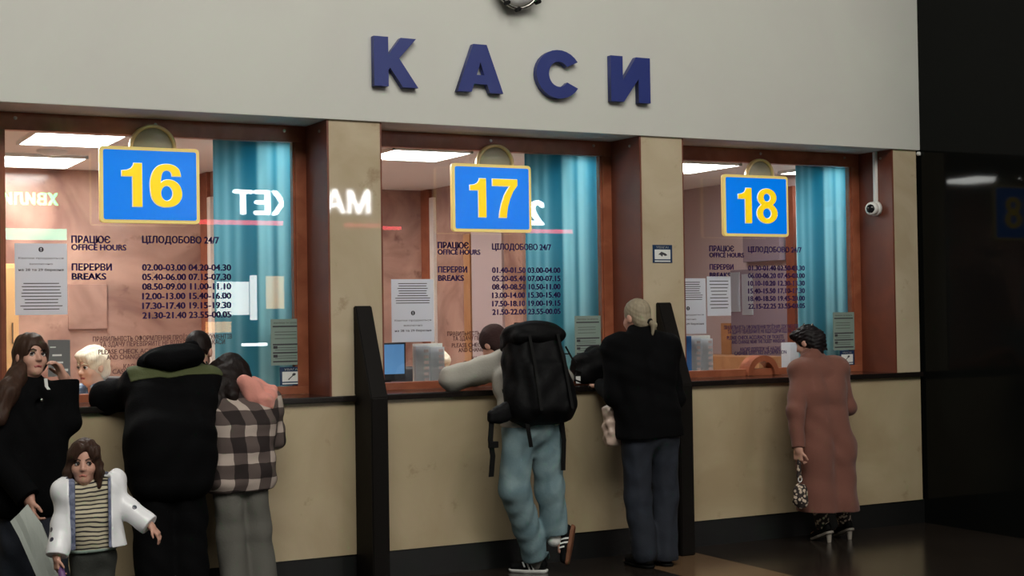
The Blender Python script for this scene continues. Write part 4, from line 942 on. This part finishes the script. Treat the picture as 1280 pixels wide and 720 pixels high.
for a, b_, c_ in ((-.04, -.05, .12), (.01, -.09, .10), (.06, -.08, -.02), (.045, -.11, -.03)):
    obj('hair_clip', tube(NB(), [P(a-.014, b_, c_), P(a, b_-.006, c_+.008), P(a+.014, b_, c_)], [.003, .005, .003], 8), 'floral', hr)
# floral handbag with a scarf handle, held by the woman
b0 = J['wrL']+np.array([.0, 0, -.10]); bag = empty('handbag', b0+np.array([.01, 0, -.33]))
obj('ring', lathe(NB(), b0+np.array([.01, 0, -.115]), (.3, -.9, 0), [(.022, -.004), (.027, 0), (.022, .004), (.017, 0), (.022, -.004)], 18), 'white', bag, True)
F = Field(b0-np.array([.15, .15, .4]), b0+.15, .005); F.cap(b0+np.array([0, 0, .02]), b0+np.array([.004, 0, -.10]), .013, .017, .01); F.folds(.002, (20,), 2); F.mesh('scarf_handle', 'floral', bag)
F = Field(b0-np.array([.15, .15, .4]), b0+.15, .005); F.ell(b0+np.array([.012, 0, -.225]), (.055, .035, .085), None, .02); F.ell(b0+np.array([.02, 0, -.27]), (.05, .04, .05), None, .03); F.folds(.003, (12, 20), 2); F.mesh('bag_body', 'floral', bag)
tag(bag, 'small floral handbag with a scarf handle hanging from the coated woman', 'handbag')

# --- young person with the rucksack
fl = atz(668, 716); J = fix(dict(bs=.98, pelvis=at(664, 536, -.40), hipL=at(648, 541, -.40), hipR=at(681, 541, -.40), knL=at(643, 612, -.38), knR=at(687, 612, -.38), anL=fl+np.array([.02, .0, .095]), anR=at(695, 664, -.36),
    chest=at(656, 478, -.24), neck=at(634, 445, -.06), head=at(617, 431, .03), shL=at(625, 460, -.12), shR=at(688, 456, -.12), elL=at(564, 475, .06), wrL=at(604, 470, .18),
    elR=at(704, 474, .05), wrR=at(668, 466, .18), HR=basis((-.30, .78, -.55)), handL=((.9, .3, 0), (0, 0, -1), .3, 1), handR=((-.9, .3, 0), (0, 0, -1), .3, -1), ftL=unit((-.75, .66, 0)), ftR=unit((-.22, -.02, -.97)), fuR=unit((-.72, .65, .15))))
o = hiker = body(J, 'person in a light grey top and blue jeans wearing a big black rucksack')
F = field_for(J); torso_prims(F, J, .022, .05); arm_prims(F, J, .020, .03, re=.047, rw=.036)
F.cap(J['shL']+np.array([0, 0, .02]), J['elL']+np.array([0, 0, .012]), .092, .066, .05); F.cap(J['neck'], lerp(J['neck'], J['head'], .2), .060, .058, .02); F.folds(.0025, (4, 9), 12); F.cut((0, 0, zat(664, 533, -.4)), (0, 0, -1)); F.mesh('grey_top', 'greyhood', o)
F = field_for(J); leg_prims(F, J, .014, .080, .074, .03, rh=.094); F.ell(J['pelvis'], (.17, .13, .12), None, .05); F.folds(.0022, (5, 12), 7)
F.cut((0, 0, J['pelvis'][2]+.08), (0, 0, 1)); q = unit(J['anL']-J['knL']); F.cut(J['anL']-q*.015, q, lo=J['anL']-.15, hi=J['anL']+np.array([.07, .15, .12])); q = unit(J['anR']-J['knR']); F.cut(J['anR']+q*.012, q, lo=J['anR']-np.array([.06, .15, .12]), hi=J['anR']+.15); F.mesh('jeans', 'jeans', o)
F = field_for({'a': J['anL'], 'b': J['anR']}, .15, .005); F.cap(J['anL']-np.array([0, 0, .03]), lerp(J['anL'], J['knL'], .22), .052, .056, .01); F.mesh('sock', 'greypants', o)
F = field_for({'a': J['anL'], 'b': J['anR']}, .15, .005); F.cap(J['anR']+J['ftR']*.05, lerp(J['anR'], J['knR'], .14), .050, .054, .01); F.mesh('sock', 'white', o)
shoe(o, J['anL'], (-.75, .66, 0), 'black2', 'white', 1.0, True)
shoe(o, J['anR']+np.array([.015, -.01, -.015]), (-.22, -.02, -.97), 'black2', 'rug', 1.0, True, (-.72, .65, .15))
F = field_for({'a': J['head']}, .2, .0045); hair_cap(F, J, .012); face_cut(F, J, .012, .015, .075); F.folds(.001, (25,), 3); F.mesh('hair', 'beanie', o)
# the rucksack
c = at(671, 470, -.47); upv = unit((-.02, .24, 1)); R = np.stack([np.array([1., 0, 0]), unit(np.cross(upv, (1, 0, 0))), upv], 1); R[:, 0] = np.cross(R[:, 1], R[:, 2])
P = lambda r, f, u: c+R@np.array([r, f, u]); bp = empty('rucksack', P(0, 0, -.34))
F = Field(c-.6, c+.6, .008); F.box(P(0, 0, -.06), (.210, .135, .25), R, .11, .03); F.box(P(-.005, 0, .10), (.185, .13, .20), R, .11, .03); F.box(P(0, -.10, -.10), (.14, .07, .17), R, .05, .03); F.ell(P(-.19, 0, -.15), (.05, .09, .14), R, .04); F.ell(P(.19, 0, -.15), (.05, .09, .14), R, .04); F.folds(.003, (5, 9), 3); mb = F.mesh('main_bag', 'black2', bp)
F = Field(c-.6, c+.6, .008); F.ell(P(-.01, -.01, .265), (.185, .145, .085), R, .03); F.box(P(-.005, -.01, .235), (.185, .14, .06), R, .055, .04); F.folds(.003, (6, 10), 5); F.mesh('lid', 'black2', bp)
for sx in (-1, 1): obj('compression_strap', strap(NB(), [P(sx*.10, -.16, .23), P(sx*.105, -.185, .05), P(sx*.11, -.19, -.25)], .02, .004, R[:, 0]), 'darktrim', mb)
obj('grab_loop', tube(NB(), [P(-.04, .12, .33), P(-.03, .13, .37), P(.03, .13, .37), P(.04, .12, .33)], .008), 'darktrim', bp)
obj('loose_cord', tube(NB(), [P(.20, .02, .14), P(.26, .0, .13), P(.24, 0, .18), P(.275, 0, .10), P(.30, 0, .07)], .006), 'darktrim', bp)
sL = J['shL']
F = Field(c-.7, c+.7, .007); cA = J['chest']-J['shL']
for a, b_ in ((P(-.12, .13, .24), sL+np.array([.05, -.02, .085])), (sL+np.array([.05, -.02, .085]), sL+np.array([.03, .09, .03])), (P(.12, .13, .24), J['shR']+np.array([-.05, -.02, .085])), (J['shR']+np.array([-.05, -.02, .085]), J['shR']+np.array([-.03, .09, .03]))): F.cap(a, b_, .026, .026, .01)
F.mesh('shoulder_strap', 'black2', bp)
obj('side_strap', strap(NB(), [at(627, 462, -.24), at(630, 490, -.33), at(640, 512, -.40)], .022, .004, (.8, -.5, 0)), 'darktrim', bp)
F = Field(c-.7, c+.7, .007)
for k in range(6):
    a = at(614+9*k, 522-3.2*k-(2 if k in (2, 3) else 0), -.50); b_ = at(614+9*(k+1), 522-3.2*(k+1), -.51); F.box((a+b_)/2, (.05, .03, .042+.006*k), rnd=.025, k=.03)
F.folds(.002, (6,), 3); hb_ = F.mesh('hip_belt', 'black2', bp)
tg = at(648, 510, -.56); obj('tag', BX(tg[0]-.016, tg[0]+.016, tg[1]-.002, tg[1]+.002, tg[2]-.022, tg[2]+.022), 'white', hb_)
obj('dangling_strap', strap(NB(), [at(615, 521, -.50), at(613, 550, -.51), at(616, 570, -.51), at(614, 596, -.51)], .034, .005, (1, 0, 0)), 'darktrim', bp)
bk = at(615, 556, -.512); obj('buckle', BX(bk[0]-.022, bk[0]+.04, bk[1]-.012, bk[1]+.012, bk[2]-.02, bk[2]+.02, bev=.005), 'darktrim', bp)
obj('dangling_strap', strap(NB(), [at(656, 516, -.58), at(660, 535, -.59), at(664, 559, -.585)], .026, .005, (1, 0, 0)), 'darktrim', bp)
obj('dangling_strap', strap(NB(), [at(702, 524, -.50), at(705, 550, -.51), at(704, 588, -.51)], .030, .005, (1, 0, 0)), 'darktrim', bp)
tag(bp, 'large black trekking rucksack worn by the person in blue jeans', 'rucksack')

# --- girl in the plaid jacket
J = fix(dict(bs=.88, hs=.95, pelvis=at(299, 585, -.36), hipL=at(284, 590, -.36), hipR=at(316, 589, -.36), knL=at(288, 668, -.37), knR=at(321, 664, -.36), anL=at(296, 738, -.42), anR=at(327, 733, -.40),
    chest=at(302, 532, -.32), neck=at(301, 492, -.20), head=at(289, 468, -.10), shL=at(277, 508, -.25), shR=at(335, 508, -.25), elL=at(271, 560, -.30), wrL=at(262, 522, -.05),
    elR=at(343, 546, -.26), wrR=at(328, 510, -.06), HR=basis((-.45, .75, -.40), (-.35, 0, 1)), handL=((-.1, .95, .1), (0, 0, -1), .3, -1), handR=((-.1, .95, .1), (0, 0, -1), .3, 1), ftL=unit((-.1, .95, 0)), ftR=unit((.1, .95, 0))))
J['anL'][2] = J['anR'][2] = .085
o = plaid = body(J, 'girl with long dark hair in a brown and white plaid jacket with pink hood')
F = field_for(J); torso_prims(F, J, .044, .05); arm_prims(F, J, .026, .03, re=.046, rw=.036)
for q in 'LR': F.cap(lerp(J['chest'], J['hip'+q], .4), J['hip'+q]+np.array([0, 0, -.05]), .125, .118, .05)
F.folds(.0028, (4, 9), 21); F.cut(at(300, 616, -.46), (.03, 0, -1)); F.mesh('plaid_jacket', 'plaid', o)
F = field_for(J); leg_prims(F, J, .010, .078, .098, .03); F.ell(J['pelvis'], (.15, .12, .12), None, .05); F.folds(.0025, (4, 8), 22); F.cut((0, 0, .03), (0, 0, -1)).cut((0, 0, J['pelvis'][2]+.06), (0, 0, 1)); F.mesh('trousers', 'greypants', o)
for q in 'LR': shoe(o, J['an'+q], (-.1, .95, 0), 'darktrim', 'darktrim', .92)
F = field_for({'a': J['neck']}, .32, .006); n0 = J['neck']
ax_ = unit(at(330, 508, -.37)-at(302, 476, -.33)); sd_ = unit(np.cross(ax_, (.45, .88, 0))); Rh = np.stack([ax_, np.cross(sd_, ax_), sd_], 1)
F.ell(at(316, 490, -.345), (.120, .040, .062), Rh, .02); F.cap(at(330, 500, -.37), at(328, 512, -.38), .045, .016, .02); F.cap(at(322, 482, -.33), at(341, 494, -.33), .026, .024, .02); F.cap(at(341, 494, -.33), at(337, 508, -.36), .024, .022, .02); F.cap(at(318, 475, -.22), at(341, 488, -.27), .022, .022, .02); F.cap(at(341, 488, -.27), at(342, 496, -.33), .022, .022, .02)
F.folds(.002, (8, 14), 2); F.mesh('pink_hood', 'pink', o)
F = field_for({'a': J['head']}, .42, .006); hair_cap(F, J, .014, .03); face_cut(F, J, .02, .02, .07)
F.cap(at(292, 466, -.17), at(283, 496, -.26), .070, .055, .03); F.cap(at(283, 496, -.26), at(276, 516, -.24), .055, .02, .03); F.cap(at(298, 462, -.17), at(312, 484, -.24), .055, .03, .03); F.cap(at(270, 462, -.10), at(266, 500, -.22), .05, .045, .03); F.cap(at(278, 470, -.20), at(270, 512, -.34), .06, .035, .03); F.cap(at(290, 470, -.20), at(290, 494, -.33), .06, .04, .03); F.folds(.0012, (16, 28), 6); F.mesh('hair', 'hair_dark', o)

# --- man with the dark hooded jacket, leaning on the ledge
J = fix(dict(bs=1.06, hs=1.0, pelvis=at(213, 566, -.44), hipL=at(194, 568, -.44), hipR=at(233, 568, -.44), knL=at(193, 654, -.42), knR=at(232, 652, -.42), anL=at(196, 748, -.46), anR=at(234, 742, -.46),
    chest=at(214, 510, -.30), neck=at(231, 458, -.08), head=at(248, 440, .02), shL=at(172, 485, -.18), shR=at(258, 482, -.20), elL=at(132, 497, .02), wrL=at(172, 492, .22),
    elR=at(280, 505, -.02), wrR=at(243, 492, .20), HR=basis((.38, .75, -.50)), handL=((.9, .2, -.1), (0, 0, -1), .3, 1), handR=((-.9, .2, -.1), (0, 0, -1), .3, -1), ftL=unit((-.1, .95, 0)), ftR=unit((.1, .95, 0))))
J['anL'][2] = J['anR'][2] = .085
def jacket_shape(e, h=.007):
    F = field_for(J, .25, h); torso_prims(F, J, .048+e, .05); arm_prims(F, J, .030+e, .03, re=.052, rw=.042)
    F.cap(J['neck'], lerp(J['neck'], J['head'], .2), .07+e, .065+e, .03); F.box(J['pelvis']+np.array([0, 0, -.02]), (.235+e, .17+e, .25), rnd=.13, k=.08); F.folds(.003, (3, 7), 31); return F
o = hooded = body(J, 'man with cropped hair in a black hooded jacket with olive yoke leaning over the ledge')
F = jacket_shape(0); F.cut((0, 0, zat(213, 640, -.44)), (0, 0, -1)); jk = F.mesh('hooded_jacket', 'black', o)
F = jacket_shape(.006, .006); pA, pB, pC = at(150, 478, -.22), at(206, 466, -.45), at(266, 490, -.32)
F.cut(at(208, 467, -.36), (.04, -.45, -1), k=0); F.keep(at(160, 470, -.15), (1, -.2, .3)); F.cut(at(228, 452, -.02), (.1, 1, .2)); F.mesh('olive_yoke', 'olive', jk)
F = field_for({'a': J['neck']}, .38, .006); F.ell(at(219, 446, -.22), (.165, .09, .075), basis((.35, 1, .2)), .03); F.ell(at(213, 450, -.25), (.145, .08, .06), None, .03); F.cap(at(182, 456, -.20), at(238, 437, -.10), .045, .05, .04); F.cap(at(238, 440, -.12), at(262, 470, -.14), .035, .02, .03); F.folds(.004, (6, 11), 33); hd = F.mesh('hood', 'black', jk)
obj('hood_cord', tube(NB(), [at(258, 452, -.20), at(262, 464, -.24), at(266, 462, -.24), at(262, 470, -.25)], .005), 'steel', hd)
F = field_for(J); leg_prims(F, J, .022, .088, .090, .03); F.ell(J['pelvis'], (.18, .14, .13), None, .05); F.folds(.0025, (4, 9), 32); F.cut((0, 0, .03), (0, 0, -1)).cut((0, 0, J['pelvis'][2]+.08), (0, 0, 1)); F.mesh('trousers', 'black', o)
for q in 'LR': shoe(o, J['an'+q], (-.1 if q == 'L' else .1, .95, 0), 'darktrim', 'darktrim', 1.08)
F = field_for({'a': J['head']}, .2, .0045); hair_cap(F, J, .003); face_cut(F, J, .012, .03, .078); F.cut(J['head']+J['HR']@np.array([0, 0, -.035]), -J['HR'][:, 2]); F.mesh('hair', 'hair_dark', o)

# --- young woman at the left, head resting on her hand
J = fix(dict(bs=.93, hs=.97, pelvis=at(36, 588, -.56), hipR=at(17, 592, -.60), hipL=at(54, 592, -.52), knR=at(20, 682, -.62), knL=at(62, 682, -.54), anR=at(20, 775, -.6), anL=at(70, 770, -.5),
    chest=at(38, 535, -.55), neck=at(37, 482, -.54), head=at(39, 445, -.53), shR=at(6, 500, -.62), shL=at(70, 496, -.44), elL=at(84, 528, -.52), wrL=at(81, 474, -.49),
    elR=at(-4, 572, -.72), wrR=at(36, 622, -.86), HR=basis((.27, -.95, .10), (.06, 0, 1)), handL=((-.42, -.02, .90), (-.80, -.20, -.45), .75, -1), handR=((.12, -.1, -1), (.85, .3, 0), .75, 1), ftL=unit((.4, -.9, 0)), ftR=unit((.2, -.9, 0))))
J['anL'][2] = J['anR'][2] = .08
o = woman = body(J, 'young woman with long brown hair in a black coat resting her cheek on her hand', h=.006)
face_parts(o, J, 'lip', 'hair_dark', (.003, .002))
F = field_for(J); torso_prims(F, J, .030, .05); arm_prims(F, J, .026, .03, re=.046, rw=.040)
for q in 'LR': F.cap(lerp(J['chest'], J['hip'+q], .4), J['hip'+q]+np.array([0, 0, -.12]), .135, .150, .06)
F.cap(J['neck']+np.array([-.01, .02, -.01]), J['neck']+np.array([-.01, .03, .035]), .078, .070, .02); F.cap(J['neck']+np.array([0, -.01, .0]), J['neck']+np.array([.03, -.10, -.10]), .02, .02, .02, True); F.folds(.0026, (4, 8), 41); F.cut(at(36, 648, -.68), (-.05, 0, -1))
for q, l in (('L', .0), ('R', .01)):
    d = unit(J['wr'+q]-J['el'+q]); F.cut(J['wr'+q]-d*.005+d*l, d, lo=J['wr'+q]-.075, hi=J['wr'+q]+.075)
ct = F.mesh('black_coat', 'black', o)
hpz = at(57, 487, -.66); obj('zip_pull', strap(NB(), [at(57, 473, -.68), at(58, 483, -.68), at(61, 487, -.68)], .018, .004, (.9, .3, 0)), 'white', ct)
obj('button', lathe(NB(), at(52, 500, -.70), (.3, -1, 0), [(0, .008), (.008, .006), (.009, 0), (0, 0)], 12), 'steel', ct)
F = field_for(J); leg_prims(F, J, .016, .075, .080, .03); F.ell(J['pelvis'], (.16, .13, .12), None, .05); F.folds(.0025, (4, 9), 42); F.cut((0, 0, .03), (0, 0, -1)).cut((0, 0, J['pelvis'][2]+.05), (0, 0, 1)); F.mesh('jeans', 'darkjeans', o)
for q in 'LR': shoe(o, J['an'+q], (.3, -.95, 0), 'darktrim', 'darktrim', .92)
F = field_for({'a': J['head'], 'b': at(10, 520, -.66)}, .22, .0055); hair_cap(F, J, .012, .02); R, c, s = J['HR'], J['head'], .97; P = lambda r, f, u: c+R@(np.array([r, f, u])*s)
F.cap(P(-.070, -.01, .03), at(21, 470, -.60), .034, .044, .03); F.cap(at(21, 470, -.60), at(9, 490, -.68), .044, .056, .04); F.cap(at(9, 490, -.68), at(-3, 524, -.74), .056, .040, .04); F.cap(P(-.06, -.05, -.02), at(6, 494, -.60), .055, .06, .04); F.cap(P(.065, -.03, .02), P(.07, -.04, -.10), .022, .02, .03)
F.ell(P(0.008, .108, -.055), np.array([.056, .085, .112])*s, R, .008, True); F.ell(P(0, .07, -.09), np.array([.05, .06, .06])*s, R, .008, True); F.folds(.0014, (14, 26), 43); F.mesh('hair', 'hair_brown', o)
# the paper she holds
a0, a1, a2, a3 = at(36, 630, -.90), at(13, 655, -.91), at(60, 716, -.86), at(78, 700, -.84)
hx = J['wrR']+unit(J['handR'][0])*.1; bm = NB(); pts = [at(34, 631, -.93), at(13, 652, -.93), at(24, 672, -.92), at(52, 736, -.90), at(80, 728, -.90), at(66, 690, -.91), at(52, 656, -.92)]
fr = [bm.verts.new(p) for p in pts]; bk_ = [bm.verts.new(p+np.array([.006, .018, 0])) for p in pts]; bm.faces.new(fr); bm.faces.new(bk_[::-1]); n = len(pts)
for k in range(n): bm.faces.new((fr[k], bk_[k], bk_[(k+1) % n], fr[(k+1) % n]))
bmesh.ops.triangulate(bm, faces=bm.faces[:2]); bmesh.ops.subdivide_edges(bm, edges=bm.edges[:], cuts=3, use_grid_fill=True)
for v_ in bm.verts: v_.co.y += .006*math.sin(v_.co.x*60+v_.co.z*35)
tag(obj('white_envelope', bm, 'white_cloth', origin=pts[1]), 'white paper packet held low by the young woman in black', 'packet')

# --- child in the open white jacket
J = fix(dict(bs=.62, hs=.86, nose=.5, hands=.62, pelvis=at(116, 692, -1.40), hipR=at(104, 696, -1.40), hipL=at(128, 695, -1.39), knR=at(104, 755, -1.42), knL=at(128, 753, -1.42), anR=at(104, 810, -1.40), anL=at(128, 808, -1.40),
    chest=at(111, 648, -1.40), neck=at(108, 608, -1.40), head=at(105, 578, -1.41), shR=at(89, 620, -1.42), shL=at(134, 614, -1.38), elL=at(160, 636, -1.43), wrL=at(188, 657, -1.50),
    elR=at(78, 655, -1.44), wrR=at(71, 696, -1.50), HR=basis((-.26, -.96, -.03), (.02, 0, 1)), handL=((.6, -.25, -.75), (-.3, .3, -.8), .5, -1), handR=((0, -.15, -1), (.9, .2, 0), .7, 1), ftL=unit((-.1, -.95, 0)), ftR=unit((-.2, -.95, 0))))
J['anL'][2] = J['anR'][2] = .055
o = child = body(J, 'small child in an open white jacket and striped shirt facing the camera', h=.0045, ears=False)
face_parts(o, J, 'lip_soft', 'hair_brown', (-.004, 0))
F = field_for(J, .2, .005); torso_prims(F, J, .016, .04); F.cap(lerp(J['chest'], J['pelvis'], .3), J['pelvis'], .085, .092, .04); F.cap(J['neck'], J['neck']+np.array([0, 0, .012]), .045, .042, .02); F.folds(.0015, (7, 14), 51); F.cut(at(116, 690, -1.48), (.03, 0, -1)); st = F.mesh('striped_shirt', 'stripes', o)
F = field_for(J, .2, .005); torso_prims(F, J, .019, .04); F.cap(lerp(J['chest'], J['pelvis'], .3), J['pelvis'], .088, .095, .04); F.cut(at(116, 690.5, -1.48), (.03, 0, -1)).cut(at(116, 686.5, -1.48), (-.03, 0, 1)); F.mesh('shirt_hem', 'paper_grey', st)
F = field_for(J, .2, .005); leg_prims(F, J, .012, .058, .05, .03); F.ell(J['pelvis'], (.095, .08, .08), None, .04); F.folds(.0015, (7, 12), 52); F.cut((0, 0, .03), (0, 0, -1)).cut((0, 0, J['pelvis'][2]+.04), (0, 0, 1)); F.mesh('trousers', 'darkpants', o)
for q in 'LR': shoe(o, J['an'+q], (-.2, -.95, 0), 'white', 'white', .62)
def kid_jacket(eo, ei, px=113, hw=.094, h=.0042):
    F = field_for(J, .2, h); torso_prims(F, J, eo, .03); zb = zat(120, 682, -1.40)
    for q in 'LR': F.cap(lerp(J['chest'], J['hip'+q], .2), J['hip'+q], .075+eo, .082+eo, .04)
    F.ell(at(77, 612, -1.40), (.035+eo*.3, .05, .034+eo*.3), None, .03); F.ell(at(146, 602, -1.36), (.036+eo*.3, .045, .046+eo*.3), None, .03)
    F.folds(.0016, (8, 15), 53)
    G = field_for(J, .2, h); torso_prims(G, J, ei, .03)
    for q in 'LR': G.cap(lerp(J['chest'], J['hip'+q], .2), J['hip'+q], .075+ei, .082+ei, .04)
    F.v = np.maximum(F.v, -G.v); F.cut((0, 0, zb), (0, 0, -1))
    ca = np.array([.30, .95, 0]); fr_ = at(px, 640, -1.56); F.box(fr_+np.array([0, 0, .0]), (hw, .17, .40), basis((.2, 1, 0)), .02, .01, True)
    F.cap(J['neck'], J['neck']+np.array([0, 0, .25]), .062, .10, .01, True)
    return F
F = kid_jacket(.046, .026); arm_prims(F, J, .026, .02, re=.040, rw=.040)
for q in 'LR':
    d = unit(J['wr'+q]-J['el'+q]); F.ell(J['wr'+q]-d*.035, (.044, .044, .044), None, .02); F.cut(J['wr'+q]-d*.004, d, lo=J['wr'+q]-.06, hi=J['wr'+q]+.06)
kj = F.mesh('open_jacket', 'kidjacket', o); F = kid_jacket(.038, .018, 115, .074); F.cut(at(114, 640, -1.40), unit((.35, 1, 0))*1.0); F.mesh('jacket_lining', 'kidlining', kj)
F = field_for({'a': J['head'], 'b': J['neck']}, .17, .004); hair_cap(F, J, .013, .02); R, c, s = J['HR'], J['head'], .86; P = lambda r, f, u: c+R@(np.array([r, f, u])*s)
for q in (-1, 1):
    F.cap(P(q*.062, .03, .05), P(q*.082, .025, -.05), .020, .022, .02); F.cap(P(q*.082, .025, -.05), P(q*.082, .03, -.13), .022, .010, .02); F.cap(P(q*.06, -.04, -.02), P(q*.075, -.02, -.14), .035, .018, .02); F.cap(P(q*.02, .06, .095), P(q*.062, .055, .045), .018, .018, .02)
F.ell(P(-.004, .105, -.040), np.array([.054, .085, .116])*s, R, .006, True); F.folds(.0016, (22, 34), 54); F.mesh('hair', 'hair_brown', o)
pw = J['wrR']+np.array([.012, -.02, -.075]); bm = NB(); tube(bm, [pw+np.array([0, 0, .03]), pw+np.array([.012, -.01, -.04]), pw+np.array([.02, -.01, -.13])], [.014, .018, .012], 12)
tag(obj('ribbon', bm, 'purple', None, True, origin=pw), 'purple ribbon-like item dangling from the child\'s hand', 'ribbon')

# --- cashiers behind the glass
def cashier(head, fwd, shY, skin, hairm, top, label, grow=.014):
    hx, hy, hz = head; f = unit((fwd[0], fwd[1], 0)); r = np.array([f[1], -f[0], 0]); A = lambda a, b, z: np.array([hx, hy, 0])+r*a+f*b+np.array([0, 0, z])
    J = fix(dict(bs=.95, pelvis=A(0, -.10, .80), hipR=A(.09, -.10, .79), hipL=A(-.09, -.10, .79), knR=A(.10, .30, .78), knL=A(-.10, .30, .78), anR=A(.10, .30, .36), anL=A(-.10, .30, .36), chest=A(0, -.07, hz-.31), neck=A(0, -.035, hz-.135), head=np.array(head),
        shR=A(.17, -.05, hz-.20), shL=A(-.17, -.05, hz-.20), elR=A(.22, .05, hz-.40), elL=A(-.22, .05, hz-.40), wrR=A(.12, .26, max(1.17, hz-.42)), wrL=A(-.12, .26, max(1.17, hz-.42)), HR=basis(fwd), handR=(f, (0, 0, -1), .3, -1), handL=(f, (0, 0, -1), .3, 1), ftL=f, ftR=f))
    o = body(J, label, skin=skin); face_parts(o, J, 'lip', hairm)
    F = field_for(J); torso_prims(F, J, .018, .05); arm_prims(F, J, .014, .03)
    F.folds(.002, (5, 10), 61); F.cap(J['neck']+f*.03, J['neck']+f*.09+np.array([0, 0, -.06]), .03, .02, .01, True); d = unit(J['wrR']-J['elR'])
    for q in 'LR': d = unit(J['wr'+q]-J['el'+q]); F.cut(J['wr'+q]-d*.01, d, lo=J['wr'+q]-.06, hi=J['wr'+q]+.06)
    F.mesh('blouse', top, o)
    F = field_for(J); leg_prims(F, J, .012, .062, .05, .03); F.cut((0, 0, J['pelvis'][2]+.08), (0, 0, 1)); F.mesh('trousers', 'darkpants', o)
    F = field_for({'a': J['head']}, .2, .0045); hair_cap(F, J, grow, .02); R, c = J['HR'], J['head']; P = lambda r_, f_, u_: c+R@np.array([r_, f_, u_])
    F.ell(P(.02, .045, .078), (.058, .045, .030), R, .03); F.ell(P(-.045, .04, .06), (.03, .04, .03), R, .03); F.ell(P(0, .105, -.062), np.array([.062, .085, .110]), R, .008, True); F.folds(.0012, (20, 34), 62); F.mesh('hair', hairm, o)
    ch = empty('office_chair', A(0, -.1, .25)); obj('seat', BX(hx-.23, hx+.23, hy-.33, hy+.10, .62, .70, bev=.02), 'plastic_dark', ch)
    b0 = A(0, -.27, 0); F = Field(b0+np.array([-.4, -.4, .6]), b0+np.array([.4, .4, 1.45]), .01); F.box(b0+np.array([0, 0, 1.03]), (.23, .035, .26), np.stack([r, f, np.array([0, 0, 1.])], 1), .03); F.mesh('backrest', 'plastic_dark', ch)
    obj('column', tube(NB(), [A(0, -.1, .28), A(0, -.1, .63)], .03), 'steel', ch); obj('foot', lathe(NB(), A(0, -.1, .25), (0, 0, 1), [(0, 0), (.24, 0), (.22, .03), (.05, .05), (0, .05)], 20), 'plastic_dark', ch)
    tag(ch, 'dark office chair of the %s' % ('cashier in the leftmost booth' if hx < 0 else 'cashier in the middle booth'), 'chair'); return o
cashier(at(115, 458, .98), (-.86, -.45, -.12), 0, 'skin_light', 'hair_white', 'shirtblue', 'white-haired cashier in a blue shirt seen in profile through the leftmost window')
cashier(at(546, 458, .98), (.12, -.95, -.25), 0, 'skin_light', 'hair_white', 'lightblue', 'fair-haired cashier in light blue sitting behind the white leaflet stand')

# --- things carried by the grey-haired man
c = at(744, 463, .10); F = Field(c-.4, c+.4, .006); zl = ZL+.002
F.box((c[0], .13, zl+.11), (.15, .10, .11), rnd=.07, k=.03); F.box((c[0]+.06, .14, zl+.17), (.09, .08, .09), rnd=.06, k=.05); F.folds(.005, (5, 9), 71); F.cut((0, 0, zl), (0, 0, -1))
bg = F.mesh('shoulder_bag', 'black2', None, (c[0], .13, zl)); tag(bg, 'black bag lying on the ledge in front of the grey-haired man', 'bag')
obj('handle', tube(NB(), [(c[0]-.13, .06, zl+.08), (c[0]-.19, .05, zl+.10), (c[0]-.20, .05, zl+.04), (c[0]-.15, .05, zl+.02)], .008), 'darktrim', bg)
obj('white_tag', BX(c[0]-.185, c[0]-.150, .046, .050, zl+.012, zl+.06, bev=.001), 'white', bg)
c = at(764, 530, -.34); F = Field(c-.3, c+.3, .006); F.box(c, (.045, .05, .115), rnd=.03, k=.02); F.box(c+np.array([.01, 0, -.09]), (.05, .055, .05), rnd=.03, k=.03); F.cap(c+np.array([0, 0, .1]), c+np.array([-.01, .03, .19]), .018, .012, .02); F.folds(.004, (9, 16), 72)
tag(F.mesh('carrier_bag', 'clear', None, c+np.array([0, 0, -.14])), 'crumpled pinkish carrier bag hanging in front of the grey-haired man', 'bag')
